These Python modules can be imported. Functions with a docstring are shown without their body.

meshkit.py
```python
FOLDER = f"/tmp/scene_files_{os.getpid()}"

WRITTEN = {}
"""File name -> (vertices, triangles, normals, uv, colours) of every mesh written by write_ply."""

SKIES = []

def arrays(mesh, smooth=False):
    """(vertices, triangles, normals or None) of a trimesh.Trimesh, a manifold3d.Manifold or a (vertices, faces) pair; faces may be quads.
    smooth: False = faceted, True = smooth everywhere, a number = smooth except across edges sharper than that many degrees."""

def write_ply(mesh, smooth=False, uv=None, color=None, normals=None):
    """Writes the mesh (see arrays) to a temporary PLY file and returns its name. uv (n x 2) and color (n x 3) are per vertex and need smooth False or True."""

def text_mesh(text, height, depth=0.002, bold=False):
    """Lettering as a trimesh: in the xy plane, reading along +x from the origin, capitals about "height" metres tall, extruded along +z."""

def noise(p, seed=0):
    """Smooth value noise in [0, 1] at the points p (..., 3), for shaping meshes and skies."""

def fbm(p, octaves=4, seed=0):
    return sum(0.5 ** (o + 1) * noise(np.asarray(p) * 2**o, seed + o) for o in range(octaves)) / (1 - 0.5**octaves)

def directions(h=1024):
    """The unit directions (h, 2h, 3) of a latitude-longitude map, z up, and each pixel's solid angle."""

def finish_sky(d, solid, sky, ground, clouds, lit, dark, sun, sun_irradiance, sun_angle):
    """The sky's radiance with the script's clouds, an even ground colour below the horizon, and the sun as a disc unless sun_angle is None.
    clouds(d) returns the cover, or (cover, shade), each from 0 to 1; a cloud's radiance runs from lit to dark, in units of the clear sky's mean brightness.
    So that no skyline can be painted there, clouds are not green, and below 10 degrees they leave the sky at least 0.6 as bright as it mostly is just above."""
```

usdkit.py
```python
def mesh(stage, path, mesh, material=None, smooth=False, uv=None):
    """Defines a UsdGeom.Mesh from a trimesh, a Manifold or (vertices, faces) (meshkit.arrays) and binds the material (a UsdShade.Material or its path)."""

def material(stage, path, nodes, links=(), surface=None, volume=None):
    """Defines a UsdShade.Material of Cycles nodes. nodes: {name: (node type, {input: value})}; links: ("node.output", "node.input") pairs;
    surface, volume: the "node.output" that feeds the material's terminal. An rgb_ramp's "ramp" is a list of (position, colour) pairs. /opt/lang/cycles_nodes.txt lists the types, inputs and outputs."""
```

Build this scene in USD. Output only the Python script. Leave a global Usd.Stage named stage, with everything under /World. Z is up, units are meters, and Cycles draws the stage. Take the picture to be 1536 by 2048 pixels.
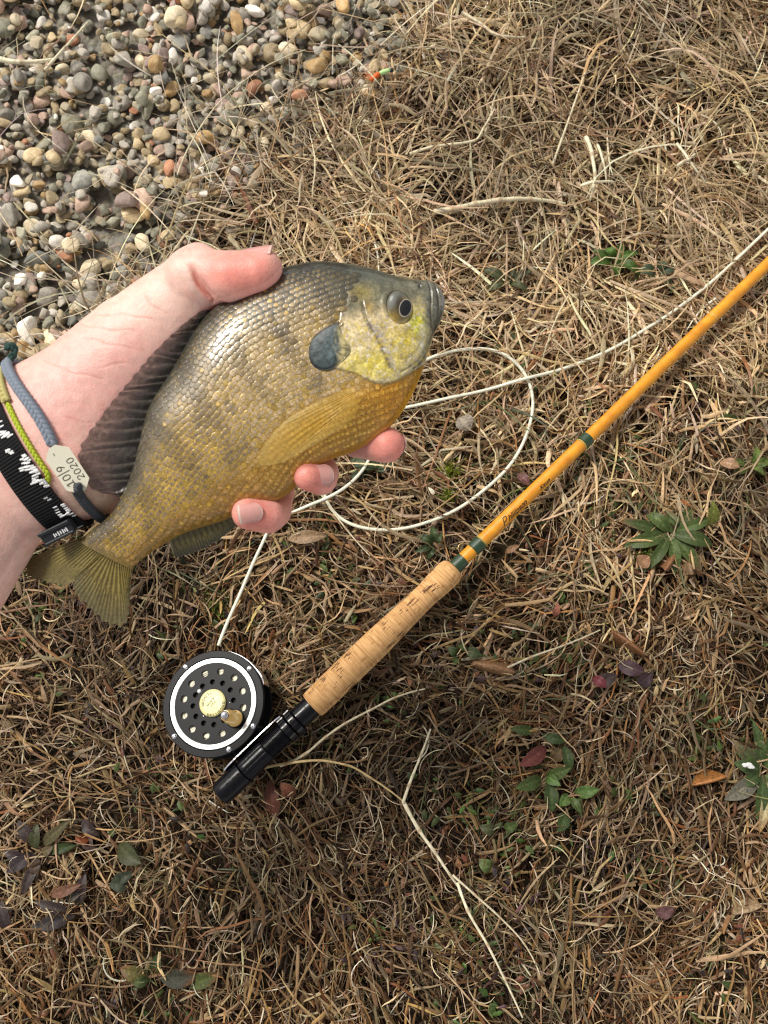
import math, random
import numpy as np
import trimesh, shapely
import shapely.geometry as sg
from scipy.interpolate import PchipInterpolator, CubicSpline, RegularGridInterpolator
from scipy.ndimage import map_coordinates
from pxr import Usd, UsdGeom, UsdLux, UsdShade, Sdf, Gf, Vt
import usdkit, meshkit

stage = Usd.Stage.CreateInMemory()
UsdGeom.SetStageUpAxis(stage, UsdGeom.Tokens.z)
UsdGeom.SetStageMetersPerUnit(stage, 1.0)
UsdGeom.Xform.Define(stage, '/World')
UsdGeom.Scope.Define(stage, '/World/Looks')

# ------------------------------------------------------------------ camera
H, PITCH, F = 0.70, math.radians(10.0), 1540.0      # eye height, tilt from straight down, focal length in photo pixels
EXPOSURE = 1.18
EYE = np.array([0.0, 0.0, H])
RIGHT = np.array([1.0, 0, 0])
UP = np.array([0.0, math.cos(PITCH), math.sin(PITCH)])
BACK = np.array([0.0, -math.sin(PITCH), math.cos(PITCH)])
cam = UsdGeom.Camera.Define(stage, '/World/camera')
cam.AddTransformOp().Set(Gf.Matrix4d(*RIGHT, 0, *UP, 0, *BACK, 0, *EYE, 1))
cam.CreateFocalLengthAttr(F / 1536 * 36.0)
cam.CreateHorizontalApertureAttr(36.0)
cam.CreateVerticalApertureAttr(48.0)
cam.CreateClippingRangeAttr(Gf.Vec2f(0.02, 200))
cam.CreateExposureAttr(EXPOSURE)
cam.CreateFStopAttr(20.0)
cam.CreateFocusDistanceAttr(0.50)

# ------------------------------------------------------------------ sky and sun (bright hazy overcast, light from the upper left)
SUN_EL, SUN_DIR = math.radians(52), np.array([-0.62, 0.55])
SUN_DIR = SUN_DIR / np.linalg.norm(SUN_DIR)
to_sun = np.array([*(SUN_DIR * math.cos(SUN_EL)), math.sin(SUN_EL)])
rot = math.atan2(to_sun[0], to_sun[1])
sky_m = usdkit.material(stage, '/World/Looks/sky', {
    'sky': ('sky_texture', {'sky_type': 'single_scattering', 'sun_disc': False, 'sun_elevation': SUN_EL, 'sun_rotation': rot, 'aerosol_density': 1.6}),
    'tc': ('texture_coordinate', {}),
    'n': ('noise_texture', {'scale': 2.2, 'detail': 5.0, 'roughness': 0.55}),
    'r': ('rgb_ramp', {'ramp': [(0.25, (0.72, 0.72, 0.72)), (0.7, (1.0, 1.0, 1.0))]}),
    'bw': ('rgb_to_bw', {}),
    'grey': ('mix_color', {'blend_type': 'multiply', 'fac': 1.0, 'a': (1.0, 0.96, 0.90), 'b': (1, 1, 1), 'use_clamp': False}),
    'mix': ('mix_color', {'fac': 0.7, 'use_clamp': False}),
    'bg': ('background_shader', {'strength': 0.080})},
    [('tc.generated', 'n.vector'), ('n.fac', 'r.fac'), ('sky.color', 'bw.color'), ('bw.val', 'grey.b'), ('r.color', 'mix.fac'),
     ('sky.color', 'mix.a'), ('grey.result', 'mix.b'), ('mix.result', 'bg.color')], surface='bg.background')
dome = UsdLux.DomeLight.Define(stage, '/World/sky')
UsdShade.MaterialBindingAPI.Apply(dome.GetPrim()).Bind(sky_m)
sun = UsdLux.DistantLight.Define(stage, '/World/sun')
sun.CreateNormalizeAttr(True)
sun.CreateIntensityAttr(0.40)
sun.CreateAngleAttr(16.0)
sun.CreateColorAttr(Gf.Vec3f(1.0, 0.94, 0.86))
za = to_sun
xa = np.cross([0, 0, 1.0], za); xa /= np.linalg.norm(xa); ya = np.cross(za, xa)
sun.AddTransformOp().Set(Gf.Matrix4d(*map(float, (*xa, 0, *ya, 0, *za, 0, 0, 0, 3, 1))))

# ------------------------------------------------------------------ helpers
T = Sdf.ValueTypeNames
used = {}

def numbered(path):
    n = used.get(path, 0); used[path] = n + 1
    return path if n == 0 else f'{path}_{n:03d}'

def tag(prim, label=None, category=None, group=None, kind=None):
    for k, v in (('label', label), ('category', category), ('group', group), ('kind', kind)):
        if v: prim.SetCustomDataByKey(k, v)

BASE = {}

def thing(name, base, label=None, category=None, group=None, kind=None):
    path = numbered('/World/' + name)
    x = UsdGeom.Xform.Define(stage, path)
    x.AddTranslateOp().Set(Gf.Vec3d(*map(float, base)))
    tag(x.GetPrim(), label, category, group, kind)
    BASE[path] = np.asarray(base, float)
    return path

def part(parent, name, mesh, mat, smooth=False, col=None, lp=None, label=None, kind=None):
    """One mesh (given in world coordinates) under parent; parent None makes it a top-level thing of its own."""
    v, f, n = meshkit.arrays(mesh, smooth) if (col is None and lp is None) else meshkit.arrays(mesh, bool(smooth))
    path = numbered(f'{parent}/{name}' if parent else '/World/' + name)
    if parent is None:
        base = np.array([*(v[:, :2].min(0) + v[:, :2].max(0)) / 2, v[:, 2].min()])
    else:
        base = BASE[parent]
    m = UsdGeom.Mesh.Define(stage, path)
    if parent is None:
        m.AddTranslateOp().Set(Gf.Vec3d(*map(float, base)))
    m.CreatePointsAttr(Vt.Vec3fArray.FromNumpy((v - base).astype(np.float32)))
    m.CreateFaceVertexCountsAttr(Vt.IntArray.FromNumpy(np.full(len(f), 3, np.int32)))
    m.CreateFaceVertexIndicesAttr(Vt.IntArray.FromNumpy(f.astype(np.int32).ravel()))
    m.CreateSubdivisionSchemeAttr('none')
    if n is not None:
        m.CreateNormalsAttr(Vt.Vec3fArray.FromNumpy(n.astype(np.float32))); m.SetNormalsInterpolation('vertex')
    if col is not None:
        UsdGeom.PrimvarsAPI(m).CreatePrimvar('col', T.Color3fArray, 'vertex').Set(Vt.Vec3fArray.FromNumpy(np.asarray(col, np.float32)))
    if lp is not None:
        UsdGeom.PrimvarsAPI(m).CreatePrimvar('lp', T.Vector3fArray, 'vertex').Set(Vt.Vec3fArray.FromNumpy(np.asarray(lp, np.float32)))
    UsdShade.MaterialBindingAPI.Apply(m.GetPrim()).Bind(mat)
    BASE[path] = base
    tag(m.GetPrim(), label=label, kind=kind)
    return path

def G(px, py, z=0.0):
    """The point at height z that stands behind a photo pixel."""
    d = -BACK + (np.asarray(px, float)[..., None] - 768) / F * RIGHT + (1024 - np.asarray(py, float)[..., None]) / F * UP
    return EYE + d * ((z - H) / d[..., 2:3])

def pix(p):
    q = np.asarray(p, float) - EYE
    dep = -(q @ BACK)
    return 768 + F * (q @ RIGHT) / dep, 1024 - F * (q @ UP) / dep

def smoothstep(a, b, x):
    t = np.clip((np.asarray(x, float) - a) / (b - a), 0, 1)
    return t * t * (3 - 2 * t)

def lerp(a, b, t):
    t = np.asarray(t, float)[..., None]
    return np.asarray(a) * (1 - t) + np.asarray(b) * t

def grid_faces(n, m, wrap=False):
    i, j = np.meshgrid(np.arange(n - 1), np.arange(m if wrap else m - 1), indexing='ij')
    a = i * m + j; b = i * m + (j + 1) % m; c = (i + 1) * m + (j + 1) % m; d = (i + 1) * m + j
    q = np.stack([a, b, c, d], -1).reshape(-1, 4)
    return np.vstack([q[:, [0, 1, 2]], q[:, [0, 2, 3]]])

def tube(pts, rad, sides=8, caps=True):
    p = np.asarray(pts, float)
    t = np.gradient(p, axis=0); t /= np.linalg.norm(t, axis=1, keepdims=True) + 1e-12
    a = np.zeros_like(t); up = np.array([0.0, 0, 1]) if abs(t[0, 2]) < .9 else np.array([1.0, 0, 0])
    for i in range(len(p)):
        a[i] = up - t[i] * (up @ t[i]); a[i] /= np.linalg.norm(a[i]); up = a[i]
    b = np.cross(t, a)
    ang = np.arange(sides) * 2 * np.pi / sides
    r = np.broadcast_to(rad, (len(p),))[:, None, None]
    v = p[:, None] + r * (np.cos(ang)[None, :, None] * a[:, None] + np.sin(ang)[None, :, None] * b[:, None])
    f = grid_faces(len(p), sides, True)
    v = v.reshape(-1, 3)
    if caps:
        n = len(v); v = np.vstack([v, p[0], p[-1]])
        k = np.arange(sides); k2 = (k + 1) % sides; L = (len(p) - 1) * sides
        f = np.vstack([f, np.c_[k2, k, np.full(sides, n)], np.c_[L + k, L + k2, np.full(sides, n + 1)]])
    return trimesh.Trimesh(v, f[:, ::-1] if False else f, process=False)

def spline(pts, n, closed=False):
    p = np.asarray(pts, float)
    d = np.r_[0, np.cumsum(np.linalg.norm(np.diff(p, axis=0), axis=1) + 1e-9)]
    return PchipInterpolator(d, p)(np.linspace(0, d[-1], n)) if len(p) < 3 else CubicSpline(d, p)(np.linspace(0, d[-1], n))

def lathe(profile, axis_o, axis_d, sides=48, wob=None, close=True):
    """profile: (distance along axis, radius) pairs."""
    pr = np.asarray(profile, float)
    d = axis_d / np.linalg.norm(axis_d)
    a = np.array([0, 0, 1.0]) - d * d[2]; a /= np.linalg.norm(a); b = np.cross(d, a)
    ang = np.arange(sides) * 2 * np.pi / sides
    r = pr[:, 1][:, None] * (np.ones(sides)[None] if wob is None else wob(pr[:, 0][:, None], ang[None]))
    v = axis_o + pr[:, 0][:, None, None] * d + r[..., None] * (np.cos(ang)[None, :, None] * a + np.sin(ang)[None, :, None] * b)
    lp = np.stack([np.broadcast_to(pr[:, 0][:, None], r.shape), r * np.cos(ang), r * np.sin(ang)], -1)
    f = grid_faces(len(pr), sides, True)
    v, lp = v.reshape(-1, 3), lp.reshape(-1, 3)
    if close:
        n = len(v)
        v = np.vstack([v, axis_o + d * pr[0, 0], axis_o + d * pr[-1, 0]]); lp = np.vstack([lp, [pr[0, 0], 0, 0], [pr[-1, 0], 0, 0]])
        k = np.arange(sides); k2 = (k + 1) % sides; L = (len(pr) - 1) * sides
        f = np.vstack([f, np.c_[k2, k, np.full(sides, n)], np.c_[L + k, L + k2, np.full(sides, n + 1)]])
    m = trimesh.Trimesh(v, f, process=False)
    if m.volume < 0: m = trimesh.Trimesh(v, f[:, ::-1], process=False)
    return m, lp

def cat(ms): return trimesh.util.concatenate(ms)

def framed(m, o, ex, ey, ez):
    v = np.asarray(m.vertices)
    return trimesh.Trimesh(o + v[:, :1] * ex + v[:, 1:2] * ey + v[:, 2:3] * ez, m.faces, process=False)

def rounded_box(l, w, h, r):
    import manifold3d as mf
    s = mf.Manifold.sphere(r, 16)
    pts = [s.translate([x * (l / 2 - r), y * (w / 2 - r), z * (h / 2 - r)]) for x in (-1, 1) for y in (-1, 1) for z in (-1, 1)]
    m = mf.Manifold.batch_hull(pts).to_mesh()
    return trimesh.Trimesh(m.vert_properties[:, :3], m.tri_verts, process=False)

# ------------------------------------------------------------------ materials
def mat(name, nodes, links, surface): return usdkit.material(stage, '/World/Looks/' + name, nodes, links, surface=surface)

def plain(name, color, rough=0.5, metal=0.0, spec=0.5, bump=None, coat=0.0):
    nodes = {'p': ('principled_bsdf', {'base_color': color, 'roughness': rough, 'metallic': metal, 'specular_ior_level': spec, 'coat_weight': coat, 'coat_roughness': .08})}
    links = []
    if bump:
        nodes |= {'g': ('geometry', {}), 'n': ('noise_texture', {'scale': bump[0], 'detail': 4.0}), 'b': ('bump', {'strength': bump[1], 'distance': bump[2]}),
                  'r': ('map_range', {'value': 0.5, 'from_min': 0.3, 'from_max': 0.7, 'to_min': max(0.02, rough - .12), 'to_max': rough + .12})}
        links += [('g.position', 'n.vector'), ('n.fac', 'b.height'), ('b.normal', 'p.normal'), ('n.fac', 'r.value'), ('r.result', 'p.roughness')]
    return mat(name, nodes, links, 'p.BSDF')

def painted(name, rough=0.5, spec=0.5, trans=0.0, metal=0.0, vary=0.0, vscale=400.0, bump=0.0, bscale=900.0, bdist=0.0005, coat=0.0, sss=0.0, clear=0.0):
    """Colour comes from the mesh's own 'col' primvar, with a little natural mottling."""
    nodes = {'a': ('attribute', {'attribute': 'col'}), 'g': ('geometry', {}), 'n': ('noise_texture', {'scale': vscale, 'detail': 4.0, 'roughness': .6}),
             'm': ('map_range', {'value': .5, 'from_min': .3, 'from_max': .7, 'to_min': 1 - vary, 'to_max': 1 + vary}),
             'c': ('mix_color', {'blend_type': 'multiply', 'fac': 1.0, 'use_clamp': False}),
             'n2': ('noise_texture', {'scale': bscale, 'detail': 3.0}), 'b': ('bump', {'strength': bump, 'distance': bdist}),
             'p': ('principled_bsdf', {'roughness': rough, 'specular_ior_level': spec, 'metallic': metal, 'coat_weight': coat, 'coat_roughness': .1,
                                       'subsurface_weight': sss, 'subsurface_radius': (1, .35, .2), 'subsurface_scale': .0035})}
    links = [('g.position', 'n.vector'), ('n.fac', 'm.value'), ('a.color', 'c.a'), ('m.result', 'c.b'), ('c.result', 'p.base_color')]
    if bump: links += [('g.position', 'n2.vector'), ('n2.fac', 'b.height'), ('b.normal', 'p.normal')]
    out = 'p.BSDF'
    if trans:
        nodes |= {'t': ('translucent_bsdf', {}), 'x': ('mix_closure', {'fac': trans})}
        links += [('c.result', 't.color'), ('p.BSDF', 'x.closure1'), ('t.BSDF', 'x.closure2')]; out = 'x.closure'
    if clear:
        nodes |= {'tr': ('transparent_bsdf', {}), 'y': ('mix_closure', {'fac': clear})}
        links += [(out, 'y.closure1'), ('tr.BSDF', 'y.closure2')]; out = 'y.closure'
    return mat(name, nodes, links, out)

M_GRASS = painted('straw', rough=.55, spec=.35, trans=.22, vary=.25, vscale=350)
M_LEAF = painted('leaf', rough=.5, spec=.3, trans=.15, vary=.45, vscale=500, bump=.3, bscale=1200)
M_SKIN = painted('skin', rough=.42, spec=.4, vary=.10, vscale=220, bump=.45, bscale=1300, bdist=.0005, sss=.18)
M_NAIL = painted('nail', rough=.22, spec=.5, vary=.05, coat=.4, sss=.1)
M_FISH = painted('fish_skin', rough=.3, spec=.6, vary=.35, vscale=900, bump=.25, bscale=1500, bdist=.0004, coat=.35, metal=.2)
M_SCALE = painted('fish_scale', rough=.36, spec=.55, vary=.45, vscale=1300, coat=.4, metal=.15)
M_FIN = painted('fin_membrane', rough=.35, spec=.6, trans=.3, vary=.3, vscale=700, coat=.25, clear=.1)
M_EYE = painted('fish_eye', rough=.4, spec=.15, coat=.1)
M_FIN3 = painted('thin_fin', rough=.3, spec=.6, trans=.2, vary=.35, vscale=500, coat=.3, clear=.22, bump=.6, bscale=420, bdist=.001)
M_FLAP = painted('ear_flap_skin', rough=.45, spec=.35, vary=.4, vscale=700, bump=.3, bscale=800)
M_FIN2 = painted('clear_fin', rough=.35, spec=.5, trans=.25, vary=.1, vscale=700, coat=.2, clear=.74)
M_PRINT = painted('coloured_thread', rough=.75, spec=.25, vary=.2, vscale=2500)
M_BLACK = plain("black_enamel", (.0050, .0055, .007), .42, spec=.12)
M_SEAT = plain("black_anodised_metal", (.004, .004, .006), .25, spec=.3, bump=(400, .03, .0002))
M_MATT = plain('dark_hole', (.006, .006, .006), .8)
M_WHITE = plain('pale_ring_metal', (.78, .80, .78), .32, metal=.25, bump=(700, .06, .0002))
M_STEEL = plain('bright_steel', (.75, .76, .80), .2, metal=1.0, bump=(900, .1, .0002))
M_CREAM = plain('aged_cream_plastic', (.62, .58, .27), .4, bump=(500, .06, .0003))
M_AMBER = plain('amber_plastic', (.80, .52, .17), .25, coat=.4)
M_LINE = plain('pale_fly_line', (.74, .74, .60), .38, bump=(900, .1, .0002))
M_LINEB = plain('wound_line', (.80, .77, .62), .5)
M_BLANK = mat('amber_rod_varnish', {
    'g': ('geometry', {}), 'n': ('noise_texture', {'scale': 120.0, 'detail': 5.0}),
    'r': ('rgb_ramp', {'ramp': [(.3, (.60, .22, .010)), (.7, (.78, .34, .018))]}),
    'p': ('principled_bsdf', {'roughness': .3, 'coat_weight': .6, 'coat_roughness': .15})},
    [('g.position', 'n.vector'), ('n.fac', 'r.fac'), ('r.color', 'p.base_color')], 'p.BSDF')
M_WRAP = plain('green_thread_wrap', (.018, .045, .02), .35, bump=(3000, .3, .0003), coat=.5)
M_WRAPL = plain('tipping_thread', (.35, .33, .1), .35)
M_INK = plain('dark_ink', (.025, .012, .008), .5)
M_TAGP = plain('cream_tag_plastic', (.86, .82, .66), .38, bump=(250, .05, .0003))
M_WEB = plain('black_webbing', (.010, .010, .011), .8, spec=.2, bump=(3500, .4, .0004))
M_WSTITCH = plain('white_stitch', (.82, .82, .82), .8, bump=(3000, .4, .0003))
M_CLIP = plain('black_plastic', (.014, .016, .02), .38)
M_CORK = mat('cork', {
    'a': ('attribute', {'attribute': 'lp'}), 'mp': ('mapping', {'scale': (900.0, 60.0, 60.0)}), 'n': ('noise_texture', {'scale': 1.0, 'detail': 4.0, 'roughness': .6}),
    'mp2': ('mapping', {'scale': (230.0, 420.0, 420.0)}), 'n2': ('noise_texture', {'scale': .35, 'detail': 5.0, 'roughness': .6}),
    'o': ('object_info', {}),
    'r': ('rgb_ramp', {'ramp': [(.26, (.30, .14, .045)), (.42, (.54, .295, .115)), (.58, (.66, .39, .17)), (.74, (.74, .47, .22))]}),
    'r2': ('rgb_ramp', {'ramp': [(.30, (.55, .5, .45)), (.42, (1, 1, 1))]}),
    'mx': ('mix_color', {'blend_type': 'multiply', 'fac': .8}),
    'm': ('map_range', {'value': .5, 'to_min': .94, 'to_max': 1.06}), 'mz': ('mix_color', {'blend_type': 'multiply', 'fac': 1.0, 'use_clamp': False}),
    'b': ('bump', {'strength': .35, 'distance': .0005}), 'p': ('principled_bsdf', {'roughness': .75, 'specular_ior_level': .25})},
    [('a.vector', 'mp.vector'), ('mp.vector', 'n.vector'), ('a.vector', 'mp2.vector'), ('mp2.vector', 'n2.vector'), ('n.fac', 'r.fac'), ('n2.fac', 'r2.fac'),
     ('r.color', 'mx.a'), ('r2.color', 'mx.b'), ('o.random', 'm.value'), ('mx.result', 'mz.a'), ('m.result', 'mz.b'), ('mz.result', 'p.base_color'), ('n.fac', 'b.height'), ('b.normal', 'p.normal')], 'p.BSDF')

def stone(name, a, b, c, scale=180.0, spots=.5):
    return mat(name, {
        'g': ('geometry', {}), 'o': ('object_info', {}), 'n': ('noise_texture', {'scale': scale, 'detail': 6.0, 'roughness': .65, 'distortion': .6}),
        'n2': ('noise_texture', {'scale': 1500.0, 'detail': 3.0}),
        'r': ('rgb_ramp', {'ramp': [(.3, a), (.5, b), (.68, c)]}),
        'm': ('map_range', {'value': .5, 'to_min': .6, 'to_max': 1.3}), 'c': ('mix_color', {'blend_type': 'multiply', 'fac': 1.0, 'use_clamp': False}), 'w': ('mix_color', {'blend_type': 'multiply', 'fac': 1.0, 'b': (1.14, 1.08, 1.0), 'use_clamp': False}),
        'm2': ('map_range', {'value': .5, 'from_min': .3, 'from_max': .7, 'to_min': .8, 'to_max': 1.2}), 'd': ('mix_color', {'blend_type': 'multiply', 'fac': 1.0, 'use_clamp': False}),
        'b': ('bump', {'strength': .35, 'distance': .0008}), 'p': ('principled_bsdf', {'roughness': .62, 'specular_ior_level': .35})},
        [('g.position', 'n.vector'), ('g.position', 'n2.vector'), ('n.fac', 'r.fac'), ('o.random', 'm.value'), ('r.color', 'c.a'), ('m.result', 'c.b'), ('n2.fac', 'm2.value'),
         ('c.result', 'w.a'), ('w.result', 'd.a'), ('m2.result', 'd.b'), ('d.result', 'p.base_color'), ('n2.fac', 'b.height'), ('b.normal', 'p.normal')], 'p.BSDF')

STONES = {k: stone('stone_' + k, *v) for k, v in dict(
    greygreen=((.21, .215, .17), (.31, .315, .25), (.42, .42, .34)),
    grey=((.24, .23, .205), (.36, .345, .31), (.48, .465, .42)),
    bluegrey=((.16, .17, .16), (.25, .26, .245), (.37, .38, .35)),
    tan=((.31, .24, .14), (.47, .385, .24), (.60, .51, .34)),
    cream=((.48, .42, .29), (.64, .57, .42), (.76, .70, .55)),
    pink=((.33, .23, .185), (.45, .33, .27), (.56, .44, .36)),
    purple=((.17, .13, .12), (.25, .195, .18), (.34, .27, .25)),
    white=((.66, .64, .60), (.82, .81, .77), (.88, .87, .85)),
    ochre=((.36, .23, .10), (.50, .34, .16), (.60, .46, .27)),
    red=((.33, .15, .09), (.44, .22, .13), (.52, .33, .22))).items()}
STONE_W = dict(greygreen=.22, grey=.19, bluegrey=.05, tan=.20, cream=.15, pink=.10, purple=.06, white=.035, ochre=.035, red=.015)

M_SOIL = mat('soil', {
    'g': ('geometry', {}), 'n': ('noise_texture', {'scale': 60.0, 'detail': 8.0, 'roughness': .7}), 'n2': ('noise_texture', {'scale': 9.0, 'detail': 3.0}),
    'r': ('rgb_ramp', {'ramp': [(.3, (.010, .007, .004)), (.5, (.028, .018, .010)), (.7, (.06, .04, .022))]}),
    'r2': ('rgb_ramp', {'ramp': [(.4, (1, 1, 1)), (.7, (.8, 1.05, .6))]}), 'c': ('mix_color', {'blend_type': 'multiply', 'fac': 1.0, 'use_clamp': False}),
    'b': ('bump', {'strength': .7, 'distance': .006}), 'p': ('principled_bsdf', {'roughness': .9, 'specular_ior_level': .2})},
    [('g.position', 'n.vector'), ('g.position', 'n2.vector'), ('n.fac', 'r.fac'), ('n2.fac', 'r2.fac'), ('r.color', 'c.a'), ('r2.color', 'c.b'), ('c.result', 'p.base_color'),
     ('n.fac', 'b.height'), ('b.normal', 'p.normal')], 'p.BSDF')
M_GRIT = mat('grit', {
    'g': ('geometry', {}), 'v': ('voronoi_texture', {'scale': 160.0}), 'n': ('noise_texture', {'scale': 40.0, 'detail': 5.0}),
    'h': ('hsv', {'saturation': .25, 'value': .28, 'hue': .5}), 'r': ('rgb_ramp', {'ramp': [(.3, (.17, .14, .095)), (.7, (.30, .26, .19))]}), 'c': ('mix_color', {'fac': .35}),
    'b': ('bump', {'strength': .8, 'distance': .004, 'invert': True}), 'p': ('principled_bsdf', {'roughness': .9})},
    [('g.position', 'v.vector'), ('g.position', 'n.vector'), ('v.color', 'h.color'), ('n.fac', 'r.fac'), ('r.color', 'c.a'), ('h.color', 'c.b'), ('c.result', 'p.base_color'),
     ('v.distance', 'b.height'), ('b.normal', 'p.normal')], 'p.BSDF')

# ------------------------------------------------------------------ the ground
def gp(pts, z=0.0):
    a = np.asarray(pts, float); return G(a[:, 0], a[:, 1], z)

GRAVEL_PX = [(-500, -260), (900, -260), (870, 40), (800, 120), (735, 185), (640, 235), (560, 285), (470, 330), (430, 400), (390, 470), (350, 540), (280, 610), (200, 690), (60, 760), (-60, 800), (-500, 840)]
GRAVEL = sg.Polygon(gp(GRAVEL_PX)[:, :2])
def gravel_sd(x, y):
    """Metres inside (+) or outside (-) the gravel."""
    p = shapely.points(x, y)
    d = shapely.distance(p, GRAVEL.exterior)
    return np.where(shapely.contains(GRAVEL, p), d, -d)

# rod and reel axes (used by the grass too, which is pressed down under them)
ROD_A = G(np.array(440.), np.array(1590.), .036)
ROD_B = G(np.array(1536.), np.array(527.), .022)
RD = (ROD_B - ROD_A) / np.linalg.norm(ROD_B - ROD_A)
nw = np.array([-RD[1], RD[0], 0]); nw /= np.linalg.norm(nw)
TILT = math.radians(14)
R_AX = np.array([0, 0, 1.0]) * math.cos(TILT) + nw * math.sin(TILT)
R_AX = R_AX - RD * (R_AX @ RD); R_AX /= np.linalg.norm(R_AX)
R_E1 = RD
R_E2 = np.cross(R_AX, R_E1)                     # points from the rod to the reel's far edge
def rod_t(px, py):
    """Distance along the rod of the point nearest to a pixel's ray."""
    d = -BACK + (px - 768) / F * RIGHT + (1024 - py) / F * UP
    d /= np.linalg.norm(d)
    w = ROD_A - EYE; b = RD @ d
    return float((b * (d @ w) - RD @ w) / (1 - b * b))
REEL_R = .0445
T_REEL = rod_t(490, 1490)
REEL_C = ROD_A + RD * (T_REEL + .0028) + R_E2 * .0582

def ground_z(x, y):
    p = np.stack([x, y, 0 * x], -1)
    g = gravel_sd(x, y)
    return .010 * (meshkit.fbm(p * 9, 3, 5) - .5) * (1 - smoothstep(-.05, .02, g)) - .008 * smoothstep(-.01, .05, g)

xs = np.r_[-30, -8, -3, -1.4, np.linspace(-.8, .8, 120), 1.4, 3, 8, 30]
ys = np.r_[-30, -8, -3, -1.2, np.linspace(-.6, 1.1, 128), 1.6, 3, 8, 30]
gx, gy = np.meshgrid(xs, ys, indexing='ij')
gz = ground_z(gx.ravel(), gy.ravel()).reshape(gx.shape) - .012
soil = part(None, 'ground', (np.stack([gx, gy, gz], -1).reshape(-1, 3), grid_faces(len(xs), len(ys))[:, ::-1][:, [0, 1, 2]]), M_SOIL, True)
tag(stage.GetPrimAtPath(soil), label='dark earth under the dead lawn', kind='structure')

# ------------------------------------------------------------------ gravel: stones dropped one by one on a height field
rng = np.random.default_rng(11)
def pebble_shape(rx, ry, rz, seed, sub=2):
    m = trimesh.creation.icosphere(sub)
    v = np.array(m.vertices)
    r = np.random.default_rng(seed)
    for k in range(r.integers(5, 11)):                 # flats, as on broken river stone
        d = r.normal(size=3); d /= np.linalg.norm(d); lim = r.uniform(.5, .88)
        over = v @ d - lim
        v = v - np.where(over > 0, over * .85, 0)[:, None] * d
    v *= 1 + .22 * (meshkit.fbm(v * 1.3 + seed * 7.7, 3, seed) - .5)[:, None]
    return v * [rx, ry, rz], m.faces

cell = .0016
hx0, hy0 = -.80, .02
HN = (900, 800)
hmap = np.full(HN, -.010); hid = np.full(HN, -1)
minx, miny, maxx, maxy = GRAVEL.bounds
minx, maxx, miny, maxy = max(minx, -.72), min(maxx, .34), max(miny, .05), min(maxy, 1.0)
peb = []

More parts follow.
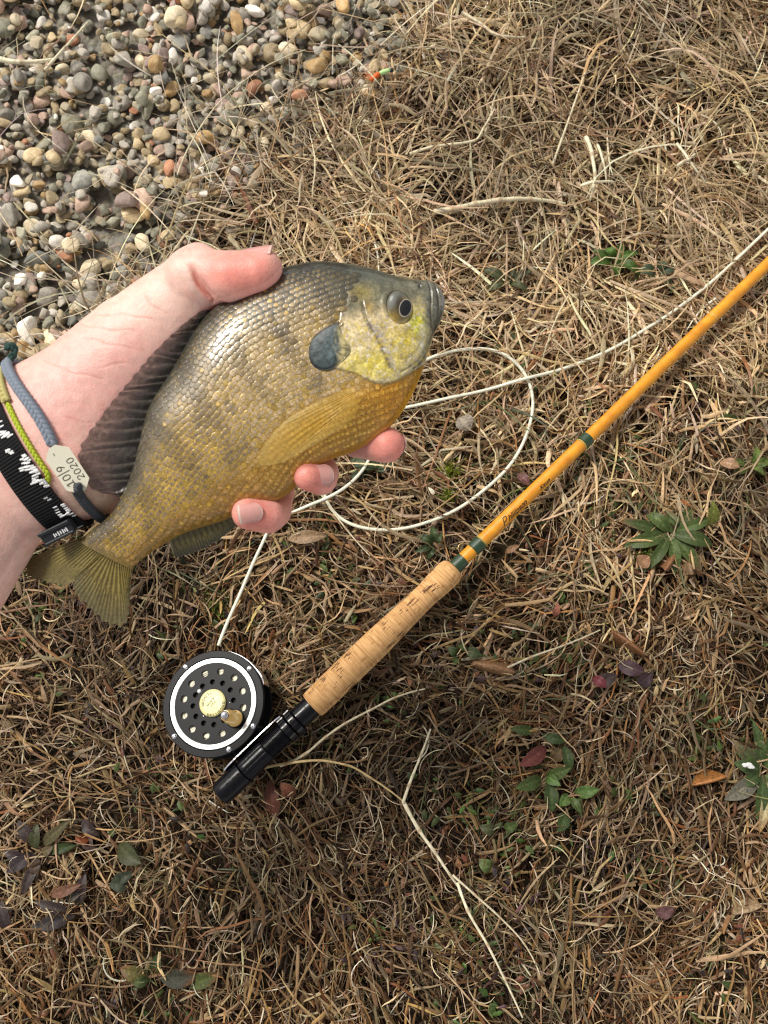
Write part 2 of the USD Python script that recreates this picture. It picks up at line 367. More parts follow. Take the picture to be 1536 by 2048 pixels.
def drop(x, y, rx, ry, rz, ang, key, seed, tilt=.25, label=None):
    v, f = pebble_shape(rx, ry, rz, seed)
    r = np.random.default_rng(seed + 1)
    Rm = trimesh.transformations.euler_matrix(r.uniform(-tilt, tilt), r.uniform(-tilt, tilt), ang)[:3, :3]
    v = v @ Rm.T
    fn = trimesh.Trimesh(v, f, process=False).face_normals
    cen = v[f].mean(1)
    i = ((x + cen[:, 0] - hx0) / cell).astype(int); j = ((y + cen[:, 1] - hy0) / cell).astype(int)
    ok = (i >= 0) & (j >= 0) & (i < HN[0]) & (j < HN[1])
    if not ok.all(): return None
    lo = fn[:, 2] < 0
    need = hmap[i[lo], j[lo]] - cen[lo, 2]
    z = np.quantile(need, .72)
    z = max(z, -.008 - v[:, 2].min() * .7)
    # paint its top on the height field
    X, Y = np.meshgrid(np.arange(i.min(), i.max() + 1), np.arange(j.min(), j.max() + 1), indexing='ij')
    u = ((hx0 + (X + .5) * cell - x) * math.cos(ang) + (hy0 + (Y + .5) * cell - y) * math.sin(ang)) / rx
    w = (-(hx0 + (X + .5) * cell - x) * math.sin(ang) + (hy0 + (Y + .5) * cell - y) * math.cos(ang)) / ry
    rr = u * u + w * w
    top = np.where(rr < 1, z + rz * .85 * np.sqrt(np.maximum(1 - rr, 0)), -9)
    sub = hmap[X, Y]; ids = hid[X, Y]
    on = top > sub
    hmap[X, Y] = np.where(on, top, sub); hid[X, Y] = np.where(on, len(peb), ids)
    peb.append(dict(v=v + [x, y, z], f=f, key=key, label=label))
    return len(peb) - 1

keys = list(STONE_W); wts = np.array([STONE_W[k] for k in keys]); wts /= wts.sum()
for lap, n in ((0, 2300), (1, 3900)):
    k = 0
    while k < n:
        x, y = rng.uniform(minx, maxx), rng.uniform(miny, maxy)
        g = float(gravel_sd(np.array([x]), np.array([y]))[0])
        if g < rng.uniform(-.065, .015): k += .2; continue
        s = float(np.clip(rng.lognormal(math.log(.0062), .34), .0031, .0135))
        if lap == 0: s *= .8
        drop(x, y, s, s * rng.uniform(.55, .92), s * rng.uniform(.34, .62), rng.uniform(0, 6.28), keys[rng.choice(len(keys), p=wts)], int(rng.integers(1e6)))
        k += 1
# stones one can point at in the photograph: (pixel, half length px, half width px, turn, kind, label)
NOTABLE = [
    (114, 481, 22, 15, -.2, 'white', 'bright white smooth pebble left of the cream one, above the thumb side of the wrist'),
    (143, 490, 17, 16, .9, 'cream', 'pale cream chipped pebble touching the bright white pebble'),
    (174, 530, 24, 22, .4, 'cream', 'blocky pale cream stone right below the white and cream pair'),
    (79, 549, 11, 9, .9, 'white', 'tiny bright white pebble below the grey wedge stone'),
    (71, 517, 27, 16, .1, 'bluegrey', 'grey wedge shaped stone left of the blocky cream stone'),
    (48, 652, 20, 26, -.3, 'white', 'egg shaped white and rust pebble close to the green cord end'),
    (45, 696, 15, 18, .3, 'ochre', 'ochre yellow pebble beside the dark green cord end by the wrist'),
    (80, 458, 20, 13, .3, 'grey', 'light grey oval pebble just up left of the bright white pebble'),
    (40, 462, 13, 20, .1, 'greygreen', 'upright grey green oval pebble near the left picture edge'),
    (340, 335, 13, 20, .1, 'red', 'reddish orange upright pebble where the gravel meets the grass'),
    (70, 359, 17, 9, .1, 'ochre', 'bright orange yellow pebble near the left edge of the gravel'),
    (160, 356, 27, 21, .2, 'bluegrey', 'large dark grey green oval pebble right of the orange yellow one'),
    (316, 140, 21, 18, -.2, 'ochre', 'tan orange round pebble in the middle of the upper gravel'),
    (312, 184, 13, 11, .2, 'white', 'small white pebble below the tan orange round one'),
    (418, 143, 17, 13, -.4, 'cream', 'cream pointed pebble right of the tan orange round one'),
    (600, 193, 20, 12, .2, 'red', 'flat rust red stone near the orange and green fly'),
    (687, 25, 15, 23, .1, 'ochre', 'amber and white upright pebble at the top picture edge'),
    (508, 15, 24, 12, -.4, 'white', 'long pale white stone at the top edge of the gravel'),
    (122, 288, 20, 27, .5, 'purple', 'dusky pink brown flat stone in the left gravel'),
    (255, 405, 26, 20, .3, 'purple', 'large dark purple grey stone near the grass edge'),
    (410, 272, 21, 14, .1, 'ochre', 'tan yellow pebble lying at the edge of the dry grass'),
    (294, 425, 13, 20, .3, 'ochre', 'upright orange tan pebble above the hand'),
    (137, 235, 22, 27, .7, 'greygreen', 'pale grey green rounded stone in the left gravel'),
    (650, 8, 22, 14, .1, 'pink', 'pinkish stone cut by the top picture edge'),
]
sc = .00050
for i, (px, py, a, b, ang, key, label) in enumerate(NOTABLE):
    w = G(np.array(float(px)), np.array(float(py)), .008)
    drop(w[0], w[1], a * sc, b * sc, min(a, b) * sc * .8, ang, key, 900 + i, tilt=.1, label=label)
seen = np.bincount(hid[hid >= 0], minlength=len(peb)).astype(float)
for k, p in enumerate(peb):
    q = pix(p['v'].mean(0))
    if not (-60 < q[0] < 1600 and -60 < q[1] < 2100): seen[k] *= .02
order = [k for k in np.argsort(-seen) if peb[k]['label'] is None]
gb = thing('gravel_bed', (0, .4, 0), kind='structure')
tag(stage.GetPrimAtPath(gb), label='bed of mixed river gravel')
sx, sy = np.meshgrid(np.linspace(-.75, .45, 90), np.linspace(.03, 1.05, 80), indexing='ij')
sd = gravel_sd(sx.ravel(), sy.ravel()).reshape(sx.shape)
part(gb, 'grit', (np.stack([sx, sy, -.0105 - .03 * smoothstep(0, -.06, sd)], -1).reshape(-1, 3), grid_faces(90, 80)[:, ::-1]), M_GRIT, True)
rest = {}
for n, k in enumerate(order):
    p = peb[k]
    if n < 300 and seen[k] > 0:
        part(gb, 'pebble', (p['v'], p['f']), STONES[p['key']], 32)
    elif seen[k] > 0 or n < 6000:
        rest.setdefault(p['key'], []).append(trimesh.Trimesh(p['v'], p['f'], process=False))
for key, ms in rest.items():
    part(gb, 'small_stones', cat(ms), STONES[key], 32, kind='stuff')
for p in peb:
    if p['label']:
        path = part(None, 'pebble', (p['v'], p['f']), STONES[p['key']], 32)
        tag(stage.GetPrimAtPath(path), p['label'], 'pebble', 'loose pebbles of the gravel')

# ------------------------------------------------------------------ dead grass
def cap_z(x, y):
    """Highest a blade may stand: low under the rod and the reel."""
    q = np.stack([x, y], -1) - ROD_A[:2]
    d2 = RD[:2] / np.linalg.norm(RD[:2])
    t = q @ d2; s = np.abs(q @ np.array([-d2[1], d2[0]]))
    rod = np.where(t > -.01, .010 + 1.2 * np.maximum(s - .017, 0), 1)
    c = REEL_C[:2]; r = np.hypot(x - c[0], y - c[1])
    reel = .001 + 1.0 * np.maximum(r - .050, 0)
    return np.minimum(rod, reel)

def blades(root, az, L, w, el0, el1, curl, col, S=6, wave=0.0, seed=0, tipcol=None, follow=True):
    """Curved ribbons. Elevation runs from el0 at the root to el1 at the tip."""
    n = len(root); r = np.random.default_rng(seed)
    s = np.linspace(0, 1, S + 1)
    head = az[:, None] + curl[:, None] * s + wave * r.normal(size=(n, 1)) * np.sin(2.2 * np.pi * s + r.uniform(0, 6, (n, 1)))
    kink = r.random((n, 1)) < .3
    ks = r.uniform(.25, .8, (n, 1))
    head = head + np.where(kink & (s > ks), r.normal(0, .5, (n, 1)), 0)
    el = el0[:, None] + (el1 - el0)[:, None] * s ** 1.2
    st = (L / S)[:, None]
    dx, dy, dz = st * np.cos(head) * np.cos(el), st * np.sin(head) * np.cos(el), st * np.sin(el)
    P = np.stack([dx, dy, dz], -1)[:, :-1]
    P = np.concatenate([root[:, None], root[:, None] + np.cumsum(P, 1)], 1)
    lo = root[:, 2:3] * .6 + .0005
    P[..., 2] = np.maximum(P[..., 2], lo * np.ones_like(P[..., 2]) + .0006 * r.random(P.shape[:2]))
    cz = cap_z(P[..., 0].ravel(), P[..., 1].ravel()).reshape(P.shape[:2])
    over = P[..., 2] > cz
    P[..., 2] = np.where(over, cz * (.3 + .7 * r.random((n, 1))), P[..., 2])
    roll = r.normal(0, .55, (n, 1)) + r.normal(0, .5, (n, 1)) * s
    sx_, sy_, sz_ = -np.sin(head) * np.cos(roll), np.cos(head) * np.cos(roll), np.sin(roll)
    side = np.stack([sx_, sy_, sz_], -1)
    wd = (w[:, None] * (1 - .75 * s ** 3) * (.75 + .5 * np.minimum(s * 4, .5)))[..., None] / 2
    fold = np.stack([0 * s, 0 * s, np.ones_like(s)], -1)[None] * wd * .5
    V = np.stack([P - side * wd, P + fold, P + side * wd], 2)          # a shallow V in section
    k = np.arange(S)
    base = (np.arange(n) * (S + 1) * 3)[:, None, None]
    q = []
    for o in (0, 1):
        a = k * 3 + o
        q.append(np.stack([a, a + 1, a + 4], -1)); q.append(np.stack([a, a + 4, a + 3], -1))
    Fc = (np.concatenate(q)[None] + base).reshape(-1, 3)
    c = np.repeat(np.repeat(col[:, None], S + 1, 1)[:, :, None], 3, 2).copy()
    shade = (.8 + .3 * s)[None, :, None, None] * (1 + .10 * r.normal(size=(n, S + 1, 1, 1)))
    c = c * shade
    if tipcol is not None:
        t = (smoothstep(.45, 1, s))[None, :, None, None]
        c = c * (1 - t) + tipcol[:, None, None] * t
    return V.reshape(-1, 3), Fc, np.clip(c.reshape(-1, 3), .004, .9)

FLOW = lambda x, y: 2.2 * np.pi * meshkit.fbm(np.stack([x, y, 0 * x], -1) * 4.5, 2, 55) + .3
STRAW = .92 * np.array([(.50, .36, .18), (.40, .275, .13), (.28, .17, .075), (.58, .46, .28), (.38, .29, .19), (.21, .115, .05), (.46, .30, .12), (.30, .15, .055), (.15, .085, .04), (.24, .10, .04)])
DARK = .8 * np.array([(.065, .034, .016), (.11, .062, .028), (.04, .024, .013), (.15, .085, .036), (.11, .046, .02)])
PALE = np.array([(.70, .60, .42), (.60, .48, .30), (.78, .71, .56), (.58, .48, .33), (.66, .56, .40)])  # lightest straws, raised further with sun glint painted in
GREEN = np.array([(.06, .085, .022), (.085, .11, .03), (.05, .07, .03), (.12, .13, .04)])
XR, YR = (-.60, .60), (-.46, .86)
rng = np.random.default_rng(5)

def scatter(dens, floor=0.0, edge=(-.05, .045)):
    n = int(dens * (XR[1] - XR[0]) * (YR[1] - YR[0]))
    x, y = rng.uniform(*XR, n), rng.uniform(*YR, n)
    g = gravel_sd(x, y) + .05 * (meshkit.fbm(np.stack([x, y, 0 * x], -1) * 18, 3, 2) - .5)
    keep = rng.random(n) > (1 - floor) * smoothstep(edge[0], edge[1], g)
    clear = (np.abs(x) < .46) & (y > -.37) & (y < .76)
    keep &= clear | (rng.random(n) < .55)
    patch = meshkit.fbm(np.stack([x, y, 0 * x], -1) * 21, 3, 33)
    keep &= rng.random(n) < np.clip(.25 + 2.2 * (patch - .28), .3, 1)
    x, y = x[keep], y[keep]
    return x, y, gravel_sd(x, y)

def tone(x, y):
    """Where the lawn is bleached (up, right) and where it is browner and greener (below), deepened there as painted shade."""
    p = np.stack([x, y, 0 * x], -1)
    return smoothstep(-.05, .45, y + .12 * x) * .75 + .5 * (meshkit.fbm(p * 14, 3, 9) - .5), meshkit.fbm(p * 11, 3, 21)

GV, GF, GC, off = [], [], [], 0
def add(t):
    global off
    GV.append(t[0]); GF.append(t[1] + off); GC.append(t[2]); off += len(t[0])

def heading(x, y, share=.6, spread=.45):
    """Blades lie combed with the flow of the mat, others any way."""
    n = len(x); f = FLOW(x, y) + rng.normal(0, spread, n) + np.pi * (rng.random(n) < .5)
    return np.where(rng.random(n) < share, f, rng.uniform(0, 6.28, n))

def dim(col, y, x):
    """Lower lawn browner, with shade painted into its colour; the upper one bleached."""
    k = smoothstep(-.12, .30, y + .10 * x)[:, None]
    col = col * (.62 + .62 * smoothstep(.34, .62, meshkit.fbm(np.stack([x, y, 0 * x], -1) * 8.5, 3, 203)))[:, None]  # shadow patches painted into the grass colour
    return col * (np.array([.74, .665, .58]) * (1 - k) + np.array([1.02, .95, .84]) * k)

def pick(pal, n):
    c = pal[rng.integers(len(pal), size=n)]
    return c * rng.lognormal(0, .26, (n, 1)) * (1 + .05 * rng.normal(size=(n, 3)))

# 1 the matted thatch, brown
x, y, g = scatter(34000); n = len(x)
t, gr = tone(x, y)
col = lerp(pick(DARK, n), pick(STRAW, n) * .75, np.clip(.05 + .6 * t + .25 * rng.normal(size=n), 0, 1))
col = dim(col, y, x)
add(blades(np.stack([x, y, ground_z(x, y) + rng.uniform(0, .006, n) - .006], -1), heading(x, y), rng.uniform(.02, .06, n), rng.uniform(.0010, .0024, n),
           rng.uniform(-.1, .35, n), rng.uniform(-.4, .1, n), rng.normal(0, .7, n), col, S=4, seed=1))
# 2 tufts: blades that leave one crown in all directions
nt = int(2300 * (XR[1] - XR[0]) * (YR[1] - YR[0]))
tx, ty = rng.uniform(*XR, nt), rng.uniform(*YR, nt)
ok = (gravel_sd(tx, ty) < rng.uniform(-.07, .035, nt)) & (rng.random(nt) < np.clip(.2 + 2.6 * (meshkit.fbm(np.stack([tx, ty, 0 * tx], -1) * 21, 3, 33) - .28), .25, 1)); tx, ty = tx[ok], ty[ok]; nt = len(tx)
cnt = rng.integers(6, 22, nt); idx = np.repeat(np.arange(nt), cnt); n = len(idx)
lean, spread = rng.uniform(0, 6.28, nt), rng.uniform(.5, 1.8, nt)
x, y = tx[idx] + rng.normal(0, .005, n), ty[idx] + rng.normal(0, .005, n)
t, gr = tone(x, y)
size = (.55 + .6 * t[np.arange(n)].clip(0, 1)) * rng.uniform(.6, 1.4, nt)[idx]
fine = smoothstep(.1, -.2, y)
tc = pick(STRAW, nt)[idx] * rng.lognormal(0, .15, (n, 1))
col = lerp(tc * (.66 + .4 * t.clip(0, 1))[:, None], pick(PALE, n), np.clip(.72 * t + .3 * rng.normal(size=n), 0, .97))  # tufts darker low down, as painted shade
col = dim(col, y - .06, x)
greenish = (gr > .56)[:, None] & (rng.random((n, 1)) < .35) & (y < .25)[:, None]
col = np.where(greenish, pick(GREEN, n), col)
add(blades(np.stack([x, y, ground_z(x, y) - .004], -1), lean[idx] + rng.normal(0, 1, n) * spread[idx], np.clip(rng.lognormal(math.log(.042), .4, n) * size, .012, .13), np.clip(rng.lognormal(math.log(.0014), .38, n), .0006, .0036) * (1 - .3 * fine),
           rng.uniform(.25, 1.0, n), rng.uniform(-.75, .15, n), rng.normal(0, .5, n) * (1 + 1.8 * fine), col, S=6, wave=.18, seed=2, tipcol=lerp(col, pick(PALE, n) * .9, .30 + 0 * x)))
# 3 loose lying straws
x, y, g = scatter(10500, floor=.05, edge=(-.04, .06)); n = len(x)
t, gr = tone(x, y)
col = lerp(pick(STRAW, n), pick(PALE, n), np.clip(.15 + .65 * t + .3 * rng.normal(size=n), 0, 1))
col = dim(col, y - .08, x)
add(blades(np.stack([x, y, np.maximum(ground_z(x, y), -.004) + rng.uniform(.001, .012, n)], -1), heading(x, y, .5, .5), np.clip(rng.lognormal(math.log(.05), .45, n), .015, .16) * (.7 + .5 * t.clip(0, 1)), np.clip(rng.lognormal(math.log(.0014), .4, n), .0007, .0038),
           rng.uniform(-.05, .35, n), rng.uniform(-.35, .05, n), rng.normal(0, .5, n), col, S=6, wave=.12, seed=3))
# 3a wide flat leaves of last year's grass, pressed into the mat
x, y, g = scatter(3600, edge=(-.05, .04)); n = len(x)
t, gr = tone(x, y)
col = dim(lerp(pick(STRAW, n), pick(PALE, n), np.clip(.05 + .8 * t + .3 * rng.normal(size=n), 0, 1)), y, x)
add(blades(np.stack([x, y, ground_z(x, y) + rng.uniform(.002, .014, n)], -1), heading(x, y, .7, .4), np.clip(rng.lognormal(math.log(.042), .45, n), .012, .12) * (.55 + .6 * t.clip(0, 1)), np.clip(rng.lognormal(math.log(.0030), .3, n), .0016, .006) * (.7 + .4 * t.clip(0, 1)),
           rng.uniform(-.1, .25, n), rng.uniform(-.3, .05, n), rng.normal(0, .3, n), col, S=6, wave=.10, seed=13))
# 3b broken flat bits of blade lying about
x, y, g = scatter(15000, edge=(-.05, .05)); n = len(x)
t, gr = tone(x, y)
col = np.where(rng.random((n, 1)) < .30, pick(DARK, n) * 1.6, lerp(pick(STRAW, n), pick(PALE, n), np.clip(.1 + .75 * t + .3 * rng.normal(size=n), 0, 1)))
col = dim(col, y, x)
add(blades(np.stack([x, y, ground_z(x, y) + rng.uniform(.0, .014, n)], -1), heading(x, y, .4), rng.uniform(.006, .026, n), np.clip(rng.lognormal(math.log(.0020), .4, n), .0008, .0045),
           rng.uniform(-.3, .4, n), rng.uniform(-.4, .3, n), rng.normal(0, .25, n), col, S=3, seed=8))
# 4 fine curled bleached tips in the lower lawn
x, y, g = scatter(9000); keep = rng.random(len(x)) < smoothstep(.22, -.12, y + .1 * rng.normal(size=len(y))); x, y = x[keep], y[keep]; n = len(x)
col = lerp(pick(STRAW, n), pick(PALE, n), rng.uniform(.1, .9, n))
add(blades(np.stack([x, y, ground_z(x, y) + .002], -1), rng.uniform(0, 6.28, n), rng.uniform(.014, .042, n), rng.uniform(.0007, .0014, n),
           rng.uniform(.4, 1.2, n), rng.uniform(-.9, .3, n), rng.normal(0, 2.0, n), col, S=8, seed=4))
# 5 the hair-thin straws that stray over the gravel
x, y = rng.uniform(-.45, .25, 1800), rng.uniform(.15, .8, 1800)
g = gravel_sd(x, y); keep = rng.random(1800) < np.where(g > 0, .07 + .9 * smoothstep(.12, 0, g), 0); x, y = x[keep], y[keep]; n = len(x)
add(blades(np.stack([x, y, .008 + rng.uniform(0, .008, n)], -1), rng.uniform(0, 6.28, n), rng.uniform(.03, .11, n), rng.uniform(.0006, .0016, n), rng.uniform(.1, .5, n), rng.uniform(-.5, 0, n),
           rng.normal(0, .4, n), pick(PALE, n) * .9, S=6, seed=6))
gpath = part(None, 'dry_grass', (np.vstack(GV), np.vstack(GF)), M_GRASS, True, col=np.vstack(GC))
tag(stage.GetPrimAtPath(gpath), label='matted dead straw coloured grass covering the ground', category='grass', kind='stuff')

# 6 the low green and purple growth that shows through the straw
def cover(n, seed):
    r = np.random.default_rng(seed)
    x, y = r.uniform(-.46, .46, n), r.uniform(-.40, .42, n)
    pt = meshkit.fbm(np.stack([x, y, 0 * x], -1) * 13, 3, 61)
    keep = (gravel_sd(x, y) < -.03) & (r.random(n) < smoothstep(.42, .72, pt) * smoothstep(.48, .15, y)) & (cap_z(x, y) > .014)
    x, y, pt = x[keep], y[keep], pt[keep]; n = len(x)
    az, L, w = r.uniform(0, 6.28, n), r.uniform(.003, .011, n), None
    w = L * r.uniform(.3, .6, n)
    d = np.stack([np.cos(az), np.sin(az), r.uniform(-.1, .5, n)], -1); s = np.stack([-np.sin(az), np.cos(az), r.normal(0, .3, n)], -1)
    b = np.stack([x, y, ground_z(x, y) + r.uniform(0, .012, n)], -1)
    V = np.stack([b, b + d * (L * .35)[:, None] - s * (w / 2)[:, None], b + d * (L * .4)[:, None] + [0, 0, .0008], b + d * (L * .35)[:, None] + s * (w / 2)[:, None], b + d * (L * .8)[:, None] - s * (w * .28)[:, None], b + d * (L * .8)[:, None] + s * (w * .28)[:, None], b + d * L[:, None]], 1)
    f = np.array([(0, 1, 2), (0, 2, 3), (1, 4, 2), (2, 5, 3), (2, 4, 6), (2, 6, 5)])
    k = meshkit.fbm(np.stack([x, y, 0 * x], -1) * 17, 2, 71)[:, None]
    pal = np.where(k > .52, np.array([(.075, .11, .03)]), np.where(k > .42, np.array([(.075, .045, .045)]), np.array([(.19, .09, .045)])))
    c = pal * .8 * r.lognormal(0, .3, (n, 1)) * (1 + .1 * r.normal(size=(n, 3)))
    return V.reshape(-1, 3), (f[None] + (np.arange(n) * 7)[:, None, None]).reshape(-1, 3), np.clip(np.repeat(c, 7, 0), .004, .9)
v, f, c = cover(9000, 17)
gpath = part(None, 'ground_cover', (v, f), M_LEAF, False, col=c)
tag(stage.GetPrimAtPath(gpath), label='small green and purple leaves scattered low between the straw', category='weeds', kind='stuff')

# the same lawn further out, beyond the picture: one patch, set down again and again
rng = np.random.default_rng(77)
GV, GF, GC, off = [], [], [], 0
n = 1500
col = lerp(pick(DARK, n), pick(STRAW, n), np.clip(.5 + .3 * rng.normal(size=n), 0, 1))
r_ = np.stack([rng.uniform(-.15, .15, n) + 40, rng.uniform(-.15, .15, n), rng.uniform(-.004, .006, n)], -1)
add(blades(r_, rng.uniform(0, 6.28, n), rng.uniform(.02, .08, n), rng.uniform(.001, .0026, n), rng.uniform(0, .7, n), rng.uniform(-.5, .1, n), rng.normal(0, .7, n), col, S=4, seed=9))
inst = UsdGeom.PointInstancer.Define(stage, '/World/outer_grass')
BASE['/World/outer_grass'] = np.array([40.0, 0, 0])
part('/World/outer_grass', 'grass_patch', (np.vstack(GV), np.vstack(GF)), M_GRASS, True, col=np.vstack(GC))
inst.CreatePrototypesRel().SetTargets(['/World/outer_grass/grass_patch'])
pts_, qs = [], []
for x in np.arange(-2.2, 2.21, .19):
    for y in np.arange(-2.0, 2.41, .19):
        if XR[0] - .06 < x < XR[1] + .06 and YR[0] - .06 < y < YR[1] + .06: continue
        if float(gravel_sd(np.array([x]), np.array([y]))[0]) > -.08: continue
        pts_.append((x + rng.uniform(-.04, .04), y + rng.uniform(-.04, .04), -.006)); a_ = rng.uniform(0, 3.14); qs.append(Gf.Quath(math.cos(a_), 0, 0, math.sin(a_)))
inst.CreatePositionsAttr(Vt.Vec3fArray([Gf.Vec3f(*map(float, q)) for q in pts_])); inst.CreateOrientationsAttr(Vt.QuathArray(qs)); inst.CreateProtoIndicesAttr(Vt.IntArray([0] * len(pts_)))
tag(inst.GetPrim(), label='dead lawn going on beyond the edges of the picture', category='grass', kind='stuff')

# ------------------------------------------------------------------ fly rod
def on_rod(t): return ROD_A + RD * t
rod = thing('fly_rod', on_rod(.12), 'amber fly rod with cork grip and black reel seat lying across the dry grass', 'fishing rod')
T0, T_SEAT, T_GRIP0, T_GRIP1 = 0.0, rod_t(605, 1430), rod_t(622, 1408), rod_t(903, 1130)
T_W = [(rod_t(900, 1127), rod_t(918, 1108)), (rod_t(937, 1092), rod_t(954, 1075)), (rod_t(1161, 884), rod_t(1174, 871))]
RB = .0059
# reel seat: butt cap, fluted barrel, threaded part, two locking rings
a, b = T0, T_SEAT
cap_l = .026
m, _ = lathe([(a, .0), (a, .0088), (a + .0015, .0100), (a + .006, .0104), (a + cap_l - .001, .0104), (a + cap_l, .0100)], ROD_A, RD, 48)
part(rod, 'butt_cap', m, M_SEAT, 40)
tb = a + cap_l + .0006
tt = b - .040
m, _ = lathe([(tb, .0092), (tb + .001, .0101)] + [(x, .0101) for x in np.linspace(tb + .004, tt - .002, 8)] + [(tt, .0096)], ROD_A, RD, 96,
             wob=lambda x, an: 1 - .045 * np.maximum(0, np.cos(an * 10)) ** 4)
part(rod, 'reel_seat', m, M_SEAT, 50)
pr = []
for k in range(17):
    x = tt + .0005 + k * .00115
    pr += [(x, .0087), (x + .0004, .0096), (x + .0007, .0096), (x + .00105, .0087)]
m, _ = lathe(pr, ROD_A, RD, 40)
part(rod, 'thread', m, M_SEAT, 30)
for x0, x1, r in ((b - .0195, b - .0125, .0118), (b - .0115, b - .005, .0128)):
    m, _ = lathe([(x0, r * .86), (x0 + .0006, r), (x1 - .0006, r), (x1, r * .86)], ROD_A, RD, 96, wob=lambda x, an: 1 - .07 * (np.cos(an * 12) > .3))
    part(rod, 'locking_ring', m, M_SEAT, 30)
m, _ = lathe([(b - .0048, .0088), (b - .004, .0095), (T_GRIP0 - .0005, .0095), (T_GRIP0, .009)], ROD_A, RD, 40)
part(rod, 'collar', m, M_SEAT, 40)
# cork grip of glued cork rings
GL = T_GRIP1 - T_GRIP0
shape = PchipInterpolator(np.array([0, .02, .12, .4, .62, .78, .9, .955, .985, 1.0]), np.array([.0116, .0122, .0125, .0126, .0114, .0106, .0118, .0119, .0109, .0082]))
NR = 13
rr = np.random.default_rng(3)
for k in range(NR):
    f0, f1 = k / NR, (k + 1) / NR
    fs = np.linspace(f0, f1, 9)
    d = rr.uniform(-.00004, .00004)
    ph = rr.uniform(0, 6.28)
    prof = [(T_GRIP0 + f * GL + 0.0, float(shape(f)) + d) for i, f in enumerate(fs)]
    if k == 0: prof = [(prof[0][0], .0090)] + prof
    if k == NR - 1: prof = prof + [(prof[-1][0] + .0003, RB * .98)]
    m, lp = lathe(prof, ROD_A, RD, 64, close=False, wob=lambda x, an: 1 + .0012 * np.sin(an * 3 + ph) + .003 * np.sin(an * 11 + x * 300))
    part(rod, 'cork_ring', m, M_CORK, 40, lp=lp + [ph * .1, 0, 0])
    # dark pits and lenticels, thin slivers set in the cork
M_PIT = plain('cork_pit', (.13, .06, .025), .9)
pits = []
clus = [(rr.uniform(.03, .95), rr.uniform(0, 6.28), rr.uniform(.004, .012)) for _ in range(46)]
for k in range(300):
    if k % 4:
        cf, ca, cl = clus[(k * 7) % 46]; f, an = float(np.clip(cf + rr.normal(0, .010), .02, .96)), ca + rr.normal(0, .16); ln, wd = cl * rr.uniform(.4, 1.0), float(np.clip(rr.lognormal(math.log(.0006), .5), .0002, .0018))
    else:
        f, an = rr.uniform(.03, .95), rr.uniform(0, 6.28); ln, wd = rr.uniform(.0008, .004), rr.uniform(.0002, .0009)
    r0 = float(shape(f)) * 1.008
    uu, vv = np.meshgrid(np.linspace(-1, 1, 7), (-1, 0, 1), indexing='ij')
    along = uu * ln / 2 + .0003 * np.sin(uu * 4 + k)
    across = (vv + .35 * np.sin(uu * 5 + k * 2)) * wd / 2 * (1 - uu ** 4 * .8)
    th = an + across / r0
    A = np.array([0, 0, 1.0]) - RD * RD[2]; A /= np.linalg.norm(A); Bv = np.cross(RD, A)
    rad = np.array([float(shape(np.clip(f + w / GL, 0, 1))) * 1.009 for w in along.ravel()]).reshape(along.shape) - .0001 * np.abs(vv)
    P = ROD_A + (T_GRIP0 + f * GL + along)[..., None] * RD + rad[..., None] * (np.cos(th)[..., None] * A + np.sin(th)[..., None] * Bv)
    pits.append(trimesh.Trimesh(P.reshape(-1, 3), grid_faces(7, 3), process=False))
part(rod, 'cork_pits', cat(pits), M_PIT, kind='stuff')
# blank, thread wraps, keeper ring, lettering
L1 = 1.15
m, _ = lathe([(T_GRIP1 - .004, RB), (T_GRIP1 + .2, RB * .97), (T_GRIP1 + .45, RB * .9), (L1, RB * .8)], ROD_A, RD, 40)
part(rod, 'blank', m, M_BLANK, 40)
for x0, x1 in T_W:
    m, _ = lathe([(x0, RB), (x0 + .0006, RB + .0007), (x1 - .0006, RB + .0007), (x1, RB)], ROD_A, RD, 40)
    part(rod, 'thread_wrap', m, M_WRAP, 40)
for x in (T_W[1][1] + .0003, T_W[2][0] - .0016):
    m, _ = lathe([(x, RB), (x + .0002, RB + .0005), (x + .0010, RB + .0005), (x + .0012, RB)], ROD_A, RD, 40)
    part(rod, 'tipping_band', m, M_WRAPL, 40)
x = rod_t(1418, 632)
m, _ = lathe([(x, RB * .9), (x + .0004, RB * .95), (x + .0012, RB * .95), (x + .0016, RB * .9)], ROD_A, RD, 32)
part(rod, 'joint_band', m, plain('faded_varnish', (.6, .36, .12), .4), 40)
side = np.cross(RD, [0, 0, 1.0]); side /= np.linalg.norm(side); upr = np.cross(side, RD)
left = -side
th = np.linspace(-.2, math.pi + .2, 20)
kc = on_rod((T_W[0][1] + T_W[1][0]) / 2 + .0005) + left * (RB + .0002) + upr * .001
part(rod, 'hook_keeper', tube(kc + .0048 * np.cos(th)[:, None] * RD + .0052 * np.sin(th)[:, None] * left, .0004, 8), plain('brass_wire', (.6, .45, .2), .3, metal=1.0), True)
def wrap_text(text, t0, h, ang0, slant, gap=1.0):
    m = meshkit.text_mesh(text, h, .0001, bold=text != 'P')
    v_, f_ = trimesh.remesh.subdivide_to_size(m.vertices, m.faces, .0009, max_iter=12); m = trimesh.Trimesh(v_, f_, process=False)
    v = np.array(m.vertices); v[:, 0] += v[:, 1] * slant
    v[:, 0] *= gap
    r = RB * .985 + .00016 + v[:, 2]
    an = ang0 - v[:, 1] / RB
    # text reads along the rod towards its tip, tops towards the reel side
    P = ROD_A + (t0 + v[:, 0])[:, None] * RD + r[:, None] * (np.sin(an)[:, None] * (-left) + np.cos(an)[:, None] * upr)
    return trimesh.Trimesh(P, m.faces, process=False)
ts = rod_t(996, 1046)
